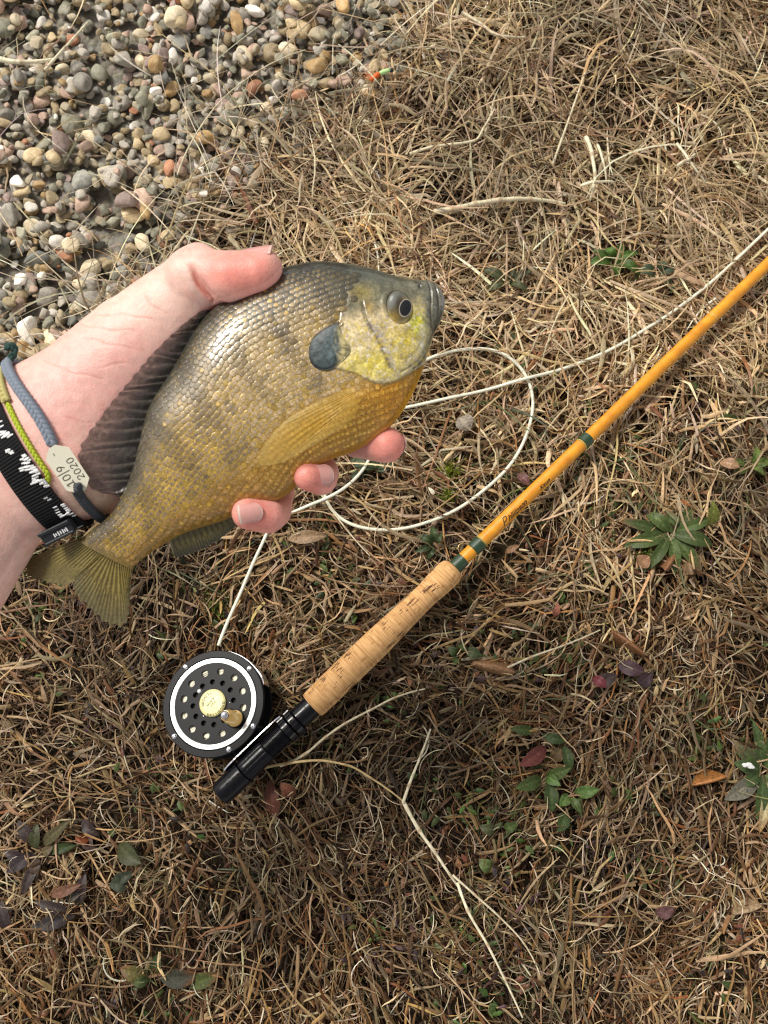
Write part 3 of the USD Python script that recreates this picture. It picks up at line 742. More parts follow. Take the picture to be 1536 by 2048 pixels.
part(rod, 'lettering', cat([wrap_text('P', ts, .0066, .80, .55), wrap_text('hillipson', ts + .0072, .0042, .72, .55, 1.0), wrap_text('Xxun', rod_t(1072, 977), .0032, .72, .4, 1.2)]), M_INK)

# ------------------------------------------------------------------ fly reel
R = REEL_R
reel = thing('fly_reel', REEL_C, 'black single action fly reel with white ring fixed under the rod butt', 'fishing reel')
def RL(m): return framed(m, REEL_C, R_E1, R_E2, R_AX)
def R_at(px, py, h=0.0):
    """Reel plane coordinates of a photo pixel, at height h over the reel's middle plane."""
    d = -BACK + (px - 768) / F * RIGHT + (1024 - py) / F * UP
    q = EYE + d * (((REEL_C + R_AX * h - EYE) @ R_AX) / (d @ R_AX)) - REEL_C
    return np.array([q @ R_E1, q @ R_E2])
HT = .0125                                                 # half depth of the frame
def ring(r0, r1, z0, z1, seg=96, bev=.0006):
    """An annulus with bevelled edges, in reel coordinates."""
    pr = [(z0, r0), (z0, r1 - bev), (z0 + bev, r1), (z1 - bev, r1), (z1, r1 - bev), (z1, r0), (z0, r0)]
    m, _ = lathe([(p[0], max(p[1], 1e-5)) for p in pr], np.zeros(3), np.array([0, 0, 1.0001]) + np.array([1e-9, 0, 0]), seg, close=False)
    return m
def lz(pr, seg=96):
    ang = np.arange(seg) * 2 * np.pi / seg; pr = np.asarray(pr, float)
    v = np.stack([pr[:, 1][:, None] * np.cos(ang), pr[:, 1][:, None] * np.sin(ang), np.broadcast_to(pr[:, 0][:, None], (len(pr), seg))], -1).reshape(-1, 3)
    m = trimesh.Trimesh(v, grid_faces(len(pr), seg, True), process=False)
    return m
def annulus(r0, r1, z0, z1, bev=.0005, seg=96):
    m = lz([(z0, r0), (z0, r1 - bev), (z0 + bev, r1), (z1 - bev, r1), (z1, r1 - bev), (z1, r0 + bev), (z1 - bev, r0), (z0, r0)], seg)
    return m if m.volume > 0 else trimesh.Trimesh(m.vertices, m.faces[:, ::-1], process=False)
def plate(shape_, z0, z1):
    m = trimesh.creation.extrude_polygon(shape_, z1 - z0, engine='earcut'); m.apply_translation([0, 0, z0]); return m
# frame
part(reel, 'front_plate', RL(annulus(R * .855, R, HT - .0028, HT, .0007)), M_BLACK, 35)
part(reel, 'white_ring', RL(annulus(R * .757, R * .850, HT - .003, HT + .0003, .0004)), M_WHITE, 35)
part(reel, 'back_plate', RL(cat([annulus(R * .3, R * .985, -HT - .002, -HT + .001, .0007), plate(sg.Point(0, 0).buffer(R * .32, 32), -HT - .0015, -HT + .0005)])), M_BLACK, 35)
c0 = np.array([0.0, 0.0])
scr = [(372, 1335), (503, 1333), (504, 1451), (457, 1496), (345, 1476)]
for px, py in scr:
    u = R_at(px, py, HT)
    u = u / np.linalg.norm(u) * R * .928
    rd = trimesh.creation.cylinder(.0022, 2 * HT - .003, sections=20); rd.apply_translation([*u, -.0008])
    part(reel, 'pillar', RL(rd), M_STEEL, 35)
    s_ = lz([(0.0013, .00001), (.0013, .0012), (.0011, .0019), (.0006, .0024), (-.0003, .0025)], 24)
    s_ = trimesh.Trimesh(s_.vertices, s_.faces, process=False)
    s_ = s_ if s_.face_normals[:, 2].mean() > 0 else trimesh.Trimesh(s_.vertices, s_.faces[:, ::-1], process=False)
    s_.apply_translation([*u, HT])
    sc_ = part(reel, 'screw', RL(s_), M_STEEL, 60)
    an = rr.uniform(0, 3.14); bx = trimesh.creation.box([.0040, .0005, .0004]); bx.apply_transform(trimesh.transformations.rotation_matrix(an, [0, 0, 1])); bx.apply_translation([*u, HT + .00125])
    part(sc_, 'slot', RL(bx), M_MATT)
# bright guard strip along the rim on the far upper side
th = np.linspace(math.radians(20), math.radians(105), 40)
gd = np.stack([np.cos(th), np.sin(th)], -1)
base_u = R_at(505, 1330, HT); a0 = math.atan2(base_u[1], base_u[0])
th = a0 + np.linspace(-.42, .62, 40)
rads = R * (1.01 + .022 * np.exp(-((th - a0 + .25) / .16) ** 2))
v = []
for t_, r_ in zip(th, rads):
    for rr_, z_ in ((r_ - .0012, HT - .004), (r_, HT - .0042), (r_, -HT + .006), (r_ - .0012, -HT + .006)):
        v.append((rr_ * math.cos(t_), rr_ * math.sin(t_), z_))
part(reel, 'rim_guard', RL(trimesh.Trimesh(v, grid_faces(40, 4, True), process=False)), M_STEEL, 40)
# spool face with two circles of holes
face = sg.Point(0, 0).buffer(R * .75, 64)
hole_a = [(435, 1349), (440, 1344), ]
u1 = R_at(439.5, 1343.5, HT); ph = math.atan2(u1[1], u1[0])
outer = [(math.cos(ph + k * math.pi / 6) * R * .60, math.sin(ph + k * math.pi / 6) * R * .60) for k in range(12)]
inner = [(math.cos(ph + .27 + k * math.pi / 6) * R * .40, math.sin(ph + .27 + k * math.pi / 6) * R * .40) for k in range(12)]
for x, y in outer: face = face.difference(sg.Point(x, y).buffer(R * .067, 14))
for x, y in inner: face = face.difference(sg.Point(x, y).buffer(R * .052, 10))
part(reel, 'spool_face', RL(plate(face, HT - .0026, HT - .0008)), M_BLACK)
part(reel, 'spool_core', RL(cat([annulus(R * .20, R * .46, -HT + .002, HT - .0045)])), M_MATT, 35)
coils = []
rr2 = np.random.default_rng(8)
for k in range(9):
    th = np.linspace(0, 2 * np.pi, 90, endpoint=False)
    r_ = R * .50 + .0015 * k + rr2.uniform(-.0004, .0004); z_ = HT - .0040 - .0003 * abs(k - 4) + rr2.uniform(-.0005, .0005)
    pth = np.stack([r_ * np.cos(th), r_ * np.sin(th), z_ + .0006 * np.sin(th * 3 + k)], -1)
    coils.append(tube(np.vstack([pth, pth[:1]]), .0009, 6, False))
coils.append(annulus(R * .47, R * .72, -HT + .002, HT - .0052))
part(reel, 'wound_line', RL(cat(coils)), M_LINEB, True)
u = R_at(398, 1382, HT)
kn = trimesh.creation.icosphere(2, .0019); kn.apply_translation([*u, HT - .0012])
part(reel, 'line_knot', RL(kn), M_WHITE, True)
cu = R_at(425.0, 1400.5, HT)
cap_ = lz([(HT - .0008, R * .255), (HT + .0012, R * .255), (HT + .0019, R * .24), (HT + .0022, R * .20), (HT + .0022, .00001)], 64)
cap_ = cap_ if cap_.face_normals[:, 2].mean() > 0 else trimesh.Trimesh(cap_.vertices, cap_.faces[:, ::-1], process=False)
cap_p = part(reel, 'centre_cap', RL(cap_), M_CREAM, 40)
def arc_text(text, r, h, a_mid, inside, spread):
    out = []
    for k, ch in enumerate(text):
        if ch == ' ': continue
        m = meshkit.text_mesh(ch, h, .00008, bold=True); m.apply_translation([-m.bounds[:, 0].mean(), 0, 0])
        a_ = a_mid + (k - (len(text) - 1) / 2) * spread * (1 if inside else -1)
        rot_ = a_ - math.pi / 2 + (math.pi if inside else 0)
        if inside: m.apply_translation([0, -h, 0])
        m.apply_transform(trimesh.transformations.rotation_matrix(rot_, [0, 0, 1])); m.apply_translation([r * math.cos(a_), r * math.sin(a_), HT + .00222])
        out.append(m)
    return out
tp = R_at(403, 1385, HT); am = math.atan2(tp[1], tp[0]); bp = R_at(438, 1425, HT); bm = math.atan2(bp[1], bp[0])
tx_ = arc_text('MEDALIST', R * .155, .0021, am, False, .26) + arc_text('PFLUEGER', R * .205, .0027, bm, True, .26)
for k, s_ in enumerate(('MADE IN', 'U.S.A.')):
    m = meshkit.text_mesh(s_, .0015, .00008, bold=True); m.apply_translation([-m.bounds[:, 0].mean(), .0006 - .0026 * k, 0])
    m.apply_transform(trimesh.transformations.rotation_matrix(am - math.pi / 2, [0, 0, 1])); m.apply_translation([0, 0, HT + .00222]); tx_.append(m)
part(cap_p, 'lettering', RL(cat(tx_)), plain('faint_print', (.16, .14, .05), .6))
# winding handle: tapered amber knob on a steel stem, standing on the face
hu = R_at(470, 1437, HT)
kn = lz([(HT - .0008, .0062), (HT + .0004, .0066), (HT + .0010, .0066), (HT + .0014, .0060), (HT + .006, .0062), (HT + .015, .0056), (HT + .0225, .0045), (HT + .0245, .0037), (HT + .0250, .00001)], 40)
kn = kn if kn.volume > 0 else trimesh.Trimesh(kn.vertices, kn.faces[:, ::-1], process=False); kn.apply_translation([*hu, 0])
hk = part(reel, 'handle', RL(kn), M_AMBER, 40)
st = lz([(HT + .0248, .0034), (HT + .0262, .0032), (HT + .0270, .0022), (HT + .0273, .00001)], 30)
st = st if st.face_normals[:, 2].mean() > 0 else trimesh.Trimesh(st.vertices, st.faces[:, ::-1], process=False); st.apply_translation([*hu, 0])
part(hk, 'screw_head', RL(st), M_STEEL, 60)
st = lz([(HT - .0006, .0078), (HT + .0002, .0078), (HT + .0005, .0072), (HT + .0005, .00001)], 30); st.apply_translation([*hu, 0])
st = st if st.face_normals[:, 2].mean() > 0 else trimesh.Trimesh(st.vertices, st.faces[:, ::-1], process=False)
part(hk, 'washer', RL(st), M_BLACK, 40)
for px, py in ((459, 1405), (406, 1432)):
    u = R_at(px, py, HT); m = trimesh.creation.icosphere(2, .0006); m.apply_translation([*u, HT - .0008]); part(reel, 'rivet', RL(m), M_STEEL, True)
# foot: bright strip clamped along the seat
f0, f1 = rod_t(438, 1537) - T_REEL, rod_t(552, 1433) - T_REEL
v, n = [], 30
for x in np.linspace(f0, f1, n):
    e = abs((x - (f0 + f1) / 2) / ((f1 - f0) / 2))
    zt = .0015
    y0 = -.0582 + .0104
    for yy, zz in ((y0, -.002), (y0 + .0012, -.002), (y0 + .0016, .004), (y0 + .0012, .0095), (y0, .0095)):
        v.append((x, yy, .004 + (zz - .004) * (1 - .6 * e ** 6)))
part(reel, 'foot', RL(trimesh.Trimesh(v, grid_faces(n, 5, True), process=False)), M_STEEL, 30)
bx = rounded_box(.030, .012, .012, .002); bx.apply_translation([0, -.0405, -.002])
part(reel, 'foot_block', RL(bx), M_BLACK, 40)

# ------------------------------------------------------------------ fly line
zr = REEL_C[2] + .008
LP = [(437, 1291, zr), (455, 1245, .026), (480, 1187, .018), (505, 1130, .015), (530, 1075, .014), (556, 1005, .014), (585, 940, .015), (622, 915, .018), (645, 940, .019), (650, 990, .018),
      (668, 1024, .016), (700, 1047, .015), (740, 1058, .014), (790, 1059, .013), (850, 1046, .013), (920, 1015, .014), (968, 980, .014), (1010, 942, .014), (1043, 893, .015), (1062, 838, .016), (1065, 795, .017), (1050, 748, .018),
      (1022, 718, .017), (985, 701, .016), (945, 697, .015), (900, 703, .014), (853, 720, .014), (800, 757, .014), (768, 815, .014), (752, 880, .014), (735, 925, .015), (706, 962, .017), (665, 990, .021), (620, 1010, .016), (570, 1030, .013),
      (520, 1030, .013), (500, 985, .013), (530, 920, .013), (610, 868, .013), (700, 840, .014), (800, 817, .014), (900, 796, .015), (1000, 772, .017), (1060, 755, .022), (1120, 739, .018), (1200, 709, .015), (1300, 653, .014), (1400, 583, .014), (1480, 512, .015), (1560, 436, .016), (1700, 320, .014)]
pts = np.array([G(np.array(float(a)), np.array(float(b)), c) for a, b, c in LP])
pts = spline(pts, 700)
pts[:, 2] += .0008 * np.sin(np.arange(700) * .21)
lp_ = part(None, 'fly_line', tube(pts, .00150, 10), M_LINE, True)
tag(stage.GetPrimAtPath(lp_), 'thin cream white fly line looping over the grass from the reel', 'fishing line')

# ------------------------------------------------------------------ the little fly near the gravel's edge
c = G(np.array(748.), np.array(152.), .016)
fly = thing('fishing_fly', c, 'tiny orange and pale green fly lying where gravel meets dry grass', 'fishing fly')
a_ = G(np.array(743.), np.array(162.), .014); b_ = G(np.array(759.), np.array(147.), .018); d_ = G(np.array(779.), np.array(140.), .018); e_ = G(np.array(787.), np.array(141.), .016)
part(fly, 'body', tube(spline([a_, (a_ + b_) / 2 + [0, 0, .001], b_], 10), np.array([.0016, .0022, .0026, .0028, .0028, .0027, .0026, .0024, .0022, .0018]), 12), plain('orange_dressing', (.75, .13, .015), .6), True)
part(fly, 'collar', tube(spline([b_, d_], 8), np.array([.0017, .0021, .0023, .0023, .0023, .0022, .002, .0016]), 12), plain('pale_green_dressing', (.50, .78, .33), .55), True)
part(fly, 'head', tube(spline([d_, e_], 6), np.array([.0012, .002, .0022, .0022, .0018, .001]), 12), plain('dark_head', (.02, .03, .025), .3), True)
part(fly, 'tail', cat([tube(spline([a_, G(np.array(735. + k * 2.), np.array(158. - k * 3), .013), G(np.array(728. + k * 3), np.array(151. - 3 * k), .012)], 8), .0005, 5) for k in range(4)]), plain('orange_fibre', (.55, .16, .04), .6), True)

# ------------------------------------------------------------------ big single straws
def stalk(pl, w, label, z=.022, group=None, colr=0, joints=True):
    P = np.array([G(np.array(float(x)), np.array(float(y)), zz) for x, y, zz in [(p[0], p[1], p[2] if len(p) > 2 else z) for p in pl]])
    d = np.r_[0, np.cumsum(np.linalg.norm(np.diff(P, axis=0), axis=1))]
    n = max(24, int(d[-1] / .002))
    Q = PchipInterpolator(d, P)(np.linspace(0, d[-1], n))
    r = np.linspace(w, w * .55, n) * (1 + .06 * np.sin(np.arange(n) * .7))
    for x in d[1:-1]:
        r *= 1 + .35 * np.exp(-((np.linspace(0, d[-1], n) - x) / .0018) ** 2)
    m = tube(Q, r, 8)
    cr = np.random.default_rng(int(pl[0][0]))
    t = np.linspace(0, d[-1], n)
    base = [np.array([.72, .66, .47]), np.array([.60, .45, .22]), np.array([.62, .55, .38])][colr]
    c = np.repeat(base[None], n, 0) * (1 + .10 * cr.normal(size=(n, 1)))
    for x in d[1:-1]: c = lerp(c, [.30, .17, .07], .7 * np.exp(-((t - x) / .002) ** 2))
    c = np.repeat(c[:, None], 8, 1).reshape(-1, 3); c = np.vstack([c, c[:1], c[-1:]])
    p = part(None, 'straw_stalk', m, M_STALK, True, col=np.clip(c, 0, .9))
    tag(stage.GetPrimAtPath(p), label, 'dry stalk', group)
M_STALK = painted('bleached_stalk', rough=.5, spec=.35, vary=.18, vscale=900, bump=.3, bscale=2500)
stalk([(526, 1536, .012), (572, 1527, .02), (640, 1521, .03), (693, 1530, .034), (745, 1558, .032), (808, 1604, .03)], .0012, 'bent tan stalk starting at the black reel seat and running to the fork', colr=1)
stalk([(808, 1605, .029), (838, 1660, .03), (870, 1705, .028), (900, 1750, .024), (918, 1775, .02)], .0017, 'thick bleached stalk below the fork in the lower grass')
stalk([(806, 1606, .031), (818, 1570, .034), (842, 1510, .034), (861, 1458, .03)], .0013, 'short straight bleached stalk rising from the fork')
stalk([(915, 1765, .022), (935, 1820, .026), (975, 1890, .026), (1010, 1960, .022), (1045, 2035, .016)], .0013, 'straight pale stalk running down to the lower picture edge')
stalk([(905, 1750, .024), (950, 1790, .025), (1000, 1835, .022), (1050, 1890, .018), (1080, 1950, .012)], .0010, 'thin pale stalk splitting off towards the lower right of the long straight one', colr=2)
stalk([(560, 1532, .016), (610, 1508, .022), (650, 1475, .028), (690, 1447, .03), (745, 1418, .026), (790, 1395, .022), (850, 1378, .014)], .0012, 'knotted pale stalk beside the butt of the cork grip', colr=2)
stalk([(868, 424, .016), (905, 418, .02), (950, 408, .022), (1000, 400, .022), (1060, 398, .02), (1130, 408, .014)], .0028, 'thick flattened straw above the head of the fish', colr=2)
stalk([(1172, 275, .016), (1184, 310, .024), (1190, 350, .024), (1178, 405, .012)], .0022, 'broad upright white straw in the upper right grass', colr=0)
stalk([(1195, 290, .02), (1208, 330, .026), (1213, 362, .02)], .0014, 'slim white straw right beside the broad upright one', colr=0)
stalk([(1162, 372, .02), (1190, 364, .028), (1228, 364, .022)], .0016, 'short level white straw at the foot of the broad upright one', colr=0)
stalk([(1354, 288, .014), (1378, 320, .024), (1412, 366, .014)], .0015, 'slanting white straw of a small crossed pair', colr=0)
stalk([(1354, 333, .02), (1370, 322, .027), (1390, 308, .02)], .0018, 'stubby white straw crossing the slanting one', colr=0)
stalk([(820, 308, .014), (870, 293, .022), (950, 281, .024), (968, 255, .022), (988, 220, .014)], .0016, 'long kinked straw in the grass above the fish', colr=2)
stalk([(925, 25, .014), (965, 50, .02), (1000, 72, .022), (1050, 74, .014)], .0018, 'pale bent straw at the top of the picture', colr=2)
stalk([(355, 350, .018), (430, 215, .02), (520, 140, .022), (610, 100, .018)], .0009, 'thin straw lying slantwise over the upper gravel', colr=2)
stalk([(1105, 330, .014), (1160, 175, .024), (1130, 200, .022), (1100, 230, .01)][:2] + [(1175, 130, .014)], .0013, 'grey straw leaning in a loose sheaf in the upper right grass', colr=2)
stalk([(0, 118, .014), (45, 124, .018), (110, 118, .014)], .0026, 'wide cream straw at the left edge of the upper gravel', colr=0)
stalk([(90, 140, .012), (130, 95, .018), (175, 45, .014)], .0015, 'slim cream straw beside the wide one at the left edge', colr=0)
stalk([(1010, 1338, .016), (1060, 1315, .022), (1130, 1290, .024), (1200, 1260, .014)], .0010, 'thin pale straw beside the curled brown leaf', colr=2)
stalk([(590, 935, .014), (640, 985, .018), (690, 1055, .016), (740, 1112, .012)][1:], .0009, 'fine straw passing under the loop of fly line', colr=2)

# ------------------------------------------------------------------ plants and dead leaves
def leaf_mesh(p0, p1, width, arch=.004, fold=.18, shape_=.5, twist=0.0, n=12, m=7, curl=0.0, side_bend=0.0):
    """A leaf from its stalk p0 to its tip p1."""
    p0, p1 = np.asarray(p0, float), np.asarray(p1, float)
    d = p1 - p0; L = np.linalg.norm(d); d /= L
    s = np.cross([0, 0, 1.0], d); s /= np.linalg.norm(s); nn = np.cross(d, s)
    t, v = np.meshgrid(np.linspace(0, 1, n), np.linspace(-1, 1, m), indexing='ij')
    prof = np.sin(np.pi * np.clip(t, 0, 1) ** (1 / (2 * shape_) if shape_ != .5 else 1)) ** .8 * (1 - .1 * t) + .10 * (1 - t)
    w = width / 2 * prof
    vein = .035 * width * np.cos(v * 14 + t * 5) * (np.abs(v) > .1)
    roll = twist * t
    a = v * w
    z = np.abs(v) * w * fold - curl * (v * w) ** 2 / max(width, 1e-6) + vein * .35
    P = p0 + (t * L)[..., None] * d + (a * np.cos(roll) - z * np.sin(roll) + side_bend * L * t * (1 - t) * 4)[..., None] * s + (z * np.cos(roll) + a * np.sin(roll) + arch * np.sin(np.pi * t))[..., None] * nn
    top = P.reshape(-1, 3)
    return trimesh.Trimesh(top, grid_faces(n, m), process=False), t.ravel(), v.ravel()

def add_leaf(parent, pxa, pxb, wpx, colr, tipc=None, za=.008, zb=.012, name='leaf', label=None, seed=0, **kw):
    p0 = G(np.array(float(pxa[0])), np.array(float(pxa[1])), za); p1 = G(np.array(float(pxb[0])), np.array(float(pxb[1])), zb)
    m, t, v = leaf_mesh(p0, p1, wpx * .00044, **kw)
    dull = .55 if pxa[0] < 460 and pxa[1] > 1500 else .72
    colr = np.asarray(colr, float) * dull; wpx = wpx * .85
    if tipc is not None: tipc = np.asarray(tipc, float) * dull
    c = np.repeat(np.array([colr]), len(t), 0) * (1 + .25 * (meshkit.fbm(np.stack([t * 5, v * 3, 0 * t + seed], -1), 3, seed) - .5)[:, None])
    c = lerp(c, np.asarray(colr) * 1.6 + .01, .6 * np.exp(-(v / .12) ** 2))
    if tipc is not None: c = lerp(c, tipc, smoothstep(.55, 1.0, t + .25 * (np.abs(v) - .5)))
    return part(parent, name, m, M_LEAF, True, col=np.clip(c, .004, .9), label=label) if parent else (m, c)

GRN, GRN2, OLV, RED, PUR, BRN, RUST = (.085, .125, .035), (.06, .095, .028), (.085, .095, .04), (.20, .06, .05), (.075, .052, .05), (.24, .15, .08), (.27, .125, .055)
def plant(name, px, label, leaves, group=None, category='plant'):
    p = thing(name, G(np.array(float(px[0])), np.array(float(px[1])), .0), label, category, group)
    for k, L in enumerate(leaves):
        kw = dict(L[4]) if len(L) > 4 else {}
        add_leaf(p, L[0], L[1], L[2], L[3], seed=k, **kw)
    return p
E = lambda c, r, a, l: ((c[0] + r * math.cos(math.radians(a)), c[1] - r * math.sin(math.radians(a))), (c[0] + (r + l) * math.cos(math.radians(a)), c[1] - (r + l) * math.sin(math.radians(a))))
def rosette(c, arms, colr, tip=None, r0=4, w=26, z1=.015):
    out = []
    for k, (a, l) in enumerate(arms):
        p0, p1 = E(c, r0, a, l)
        cc = np.asarray(colr) * (.8 + .4 * ((k * 7) % 5) / 4)
        out.append((p0, p1, w * (.85 + .3 * ((k * 3) % 4) / 3), tuple(cc), dict(za=.010, zb=z1 - .002 * (k % 4), tipc=tip if k % 3 == 0 else None, arch=.004 + .002 * (k % 3), fold=.3)))
    return out
plant('broadleaf_weed', (1345, 1075), 'green broad leaved weed right of the rod lettering, with a withered brown leaf',
      rosette((1340, 1068), [(165, 110), (195, 95), (140, 62), (50, 75), (20, 90), (-15, 85), (-50, 95), (-85, 80), (-125, 92), (95, 45)], GRN, BRN, w=27, z1=.012) +
      [((1352, 1100), (1330, 1142), 34, RUST, dict(zb=.02, curl=6.0)), ((1418, 1055), (1425, 1000), 26, (.22, .24, .05), dict(zb=.03)), ((1372, 1120), (1385, 1150), 30, BRN, dict(zb=.018, curl=6.0))])
plant('oval_leaf_weed', (1085, 1550), 'light green weed with small oval leaves and one red leaf below the grip', [
    ((1068, 1461), (1020, 1457), 20, GRN), ((1085, 1470), (1132, 1484), 20, GRN2), ((1128, 1490), (1140, 1545), 22, GRN2), ((1092, 1495), (1038, 1532), 30, RED, dict(zb=.024)),
    ((1082, 1556), (1030, 1577), 27, GRN, dict(zb=.024)), ((1092, 1552), (1142, 1535), 24, GRN, dict(zb=.024)), ((1094, 1552), (1122, 1572), 22, (.11, .19, .05), dict(zb=.022)), ((1098, 1562), (1104, 1625), 28, GRN2),
    ((1148, 1584), (1200, 1578), 24, (.11, .19, .05), dict(zb=.02)), ((1136, 1588), (1118, 1612), 22, (.12, .20, .05)), ((1140, 1592), (1163, 1627), 16, GRN), ((1132, 1625), (1116, 1664), 24, GRN2), ((1104, 1520), (1122, 1496), 26, (.16, .11, .05))])
plant('narrow_leaf_plantain', (1515, 1535), 'dark green ribbed plantain cut by the right picture edge', [
    ((1518, 1535), (1462, 1478), 26, OLV, dict(tipc=BRN)), ((1520, 1528), (1512, 1462), 22, GRN2, dict(tipc=(.4, .33, .18))), ((1522, 1540), (1466, 1525), 30, GRN2), ((1528, 1535), (1585, 1480), 26, GRN),
    ((1520, 1545), (1478, 1570), 26, GRN2), ((1518, 1552), (1448, 1600), 34, (.17, .16, .12)), ((1525, 1550), (1512, 1640), 24, GRN2), ((1530, 1550), (1572, 1590), 24, GRN), ((1535, 1560), (1518, 1668), 22, (.52, .44, .24), dict(tipc=(.4, .22, .08))),
    ((1522, 1520), (1505, 1440), 20, GRN2), ((1515, 1530), (1472, 1505), 18, GRN), ((1525, 1530), (1548, 1450), 22, GRN2)])
plant('green_sprig', (1225, 525), 'fresh green leafy sprig in the upper right grass', rosette((1225, 525), [(150, 45), (185, 50), (120, 28), (60, 40), (20, 52), (-25, 58), (-70, 26)], (.085, .16, .03), w=20))
plant('dull_green_sprig', (1010, 565), 'faint olive leaves right of the fish snout', rosette((1015, 568), [(30, 62), (150, 55), (200, 40), (70, 30), (-20, 40)], OLV, w=20))
plant('grey_green_sprig', (1310, 548), 'small bluish leaves right of the fresh green sprig', rosette((1315, 550), [(20, 36), (170, 40), (80, 24), (-40, 30)], (.07, .10, .05), w=22))
plant('olive_leaf_weed', (255, 1700), 'weed with two large olive leaves in the lower left grass', [((238, 1688), (284, 1728), 36, OLV, dict(zb=.026)), ((262, 1760), (218, 1770), 30, (.07, .085, .05)), ((222, 1672), (232, 1655), 12, GRN), ((225, 1762), (270, 1744), 22, (.06, .075, .045))])
plant('purple_leaf_weed', (75, 1680), 'purplish weed of narrow leaves at the lower left picture edge', [
    ((80, 1690), (35, 1640), 26, PUR), ((72, 1700), (75, 1645), 22, OLV), ((85, 1690), (140, 1640), 22, (.15, .13, .06), dict(zb=.026)), ((90, 1700), (155, 1690), 20, GRN2), ((70, 1705), (12, 1745), 24, (.08, .06, .065)), ((84, 1708), (110, 1690), 18, (.2, .15, .08)),
    ((75, 1710), (72, 1760), 20, (.11, .07, .05)), ((165, 1640), (198, 1672), 22, PUR), ((175, 1670), (185, 1705), 22, (.12, .07, .06)), ((80, 1715), (45, 1790), 20, PUR), ((60, 1720), (8, 1700), 22, (.07, .05, .05))])
plant('dark_leaf_weed', (160, 1800), 'dark dull leaves under the olive leaf weed', [((150, 1830), (62, 1855), 26, (.07, .06, .06)), ((155, 1812), (172, 1745), 24, PUR), ((150, 1825), (70, 1800), 22, PUR), ((130, 1795), (168, 1775), 26, (.10, .09, .07)), ((20, 1860), (2, 1800), 26, PUR)])
plant('red_tipped_weed', (340, 1955), 'weed with rusty tipped leaves near the bottom edge', [((295, 1950), (240, 1935), 30, (.20, .17, .05), dict(tipc=RUST)), ((310, 1945), (318, 1905), 22, GRN2), ((320, 1955), (402, 1950), 34, (.07, .07, .045), dict(tipc=(.28, .12, .05))), ((370, 1968), (445, 1945), 28, (.12, .15, .04), dict(tipc=RUST)), ((300, 1958), (262, 1962), 20, GRN)])
plant('small_green_weed', (1490, 940), 'small green weed under the line of the rod at the right edge', rosette((1500, 935), [(160, 45), (20, 40), (75, 40), (200, 36), (-30, 30)], (.13, .18, .04), BRN, w=16))
plant('two_leaf_sprig', (990, 1650), 'pair of rounded green leaves below the cork grip', [((1008, 1655), (1035, 1648), 20, GRN), ((992, 1660), (958, 1652), 22, OLV), ((985, 1735), (955, 1720), 26, (.12, .16, .05))])
plant('clover_sprig', (905, 1320), 'low green clover beside the curled brown leaf', [((915, 1308), (895, 1295), 20, GRN2), ((930, 1300), (965, 1312), 22, (.08, .11, .045)), ((915, 1315), (905, 1330), 16, GRN), ((920, 1300), (928, 1285), 16, GRN)])
plant('shaded_green_leaves', (740, 925), 'dark green leaves beside the tip of the forefinger', [((700, 920), (760, 935), 34, (.05, .08, .035)), ((745, 940), (795, 925), 26, (.05, .085, .035)), ((735, 945), (700, 955), 20, (.05, .07, .03))])
plant('green_tuft', (895, 1085), 'small green tuft beside the thread wraps of the rod', rosette((870, 1090), [(200, 40), (150, 36), (100, 34), (240, 30), (60, 26)], (.055, .085, .03), w=16))
# moss cushions: many tiny leaves
def moss(px, rpx, label, colr, n=420, seed=0):
    r = np.random.default_rng(seed); c = G(np.array(float(px[0])), np.array(float(px[1])), .004)
    vs, fs, cs, o = [], [], [], 0
    for k in range(n):
        a, q = r.uniform(0, 6.28), abs(r.normal(0, .5))
        b = c + [q * rpx * .00044 * math.cos(a), q * rpx * .00044 * math.sin(a), r.uniform(0, .010) * max(0, 1 - q * .6)]
        d = np.array([r.normal(), r.normal(), abs(r.normal()) + .6]); d /= np.linalg.norm(d)
        s = np.cross(d, [r.normal(), r.normal(), r.normal()]); s /= np.linalg.norm(s)
        l, w = r.uniform(.002, .0055), r.uniform(.0006, .0013)
        vs += [b, b + d * l * .5 - s * w, b + d * l * .5 + s * w, b + d * l]; fs += [(o, o + 1, o + 2), (o + 1, o + 3, o + 2)]; o += 4
        cs += [np.array(colr) * r.uniform(.5, 1.35)] * 4
    p = part(None, 'moss_cushion', (np.array(vs), np.array(fs)), M_LEAF, False, col=np.array(cs)); tag(stage.GetPrimAtPath(p), label, 'moss')
moss((897, 948), 34, 'bright yellow green moss under the fly line loop', (.24, .28, .03), 520, 1)
moss((895, 990), 24, 'smaller yellow green moss cushion below the bright one', (.20, .25, .03), 320, 2)
moss((432, 1212), 48, 'dark green moss left of the line that leads to the reel', (.10, .13, .025), 420, 3)
moss((1290, 1110), 40, 'green moss under the broad leaved weed', (.12, .16, .03), 300, 4)
# dead leaves
def dead(pxa, pxb, w, colr, label, seed=0, **kw):
    m, c = add_leaf(None, pxa, pxb, w, colr, za=kw.pop('za', .012), zb=kw.pop('zb', .018), seed=seed, **kw)
    p = part(None, 'dead_leaf', m, M_LEAF, True, col=np.clip(c, .004, .9)); tag(stage.GetPrimAtPath(p), label, 'dead leaf')
dead((945, 1325), (1032, 1345), 46, (.36, .20, .10), 'curled pale brown leaf right of the cork grip', 1, curl=9., fold=.1, arch=.006)
dead((1225, 1262), (1290, 1310), 26, RUST, 'rust brown curled leaf near the broad leaved weed', 2, curl=8., arch=.006)
dead((1385, 1570), (1455, 1552), 26, (.40, .17, .05), 'orange brown leaf lying left of the plantain', 3, curl=9., arch=.004)
dead((1465, 1828), (1525, 1812), 26, (.40, .28, .16), 'folded tan leaf near the lower right corner', 4, curl=9.)
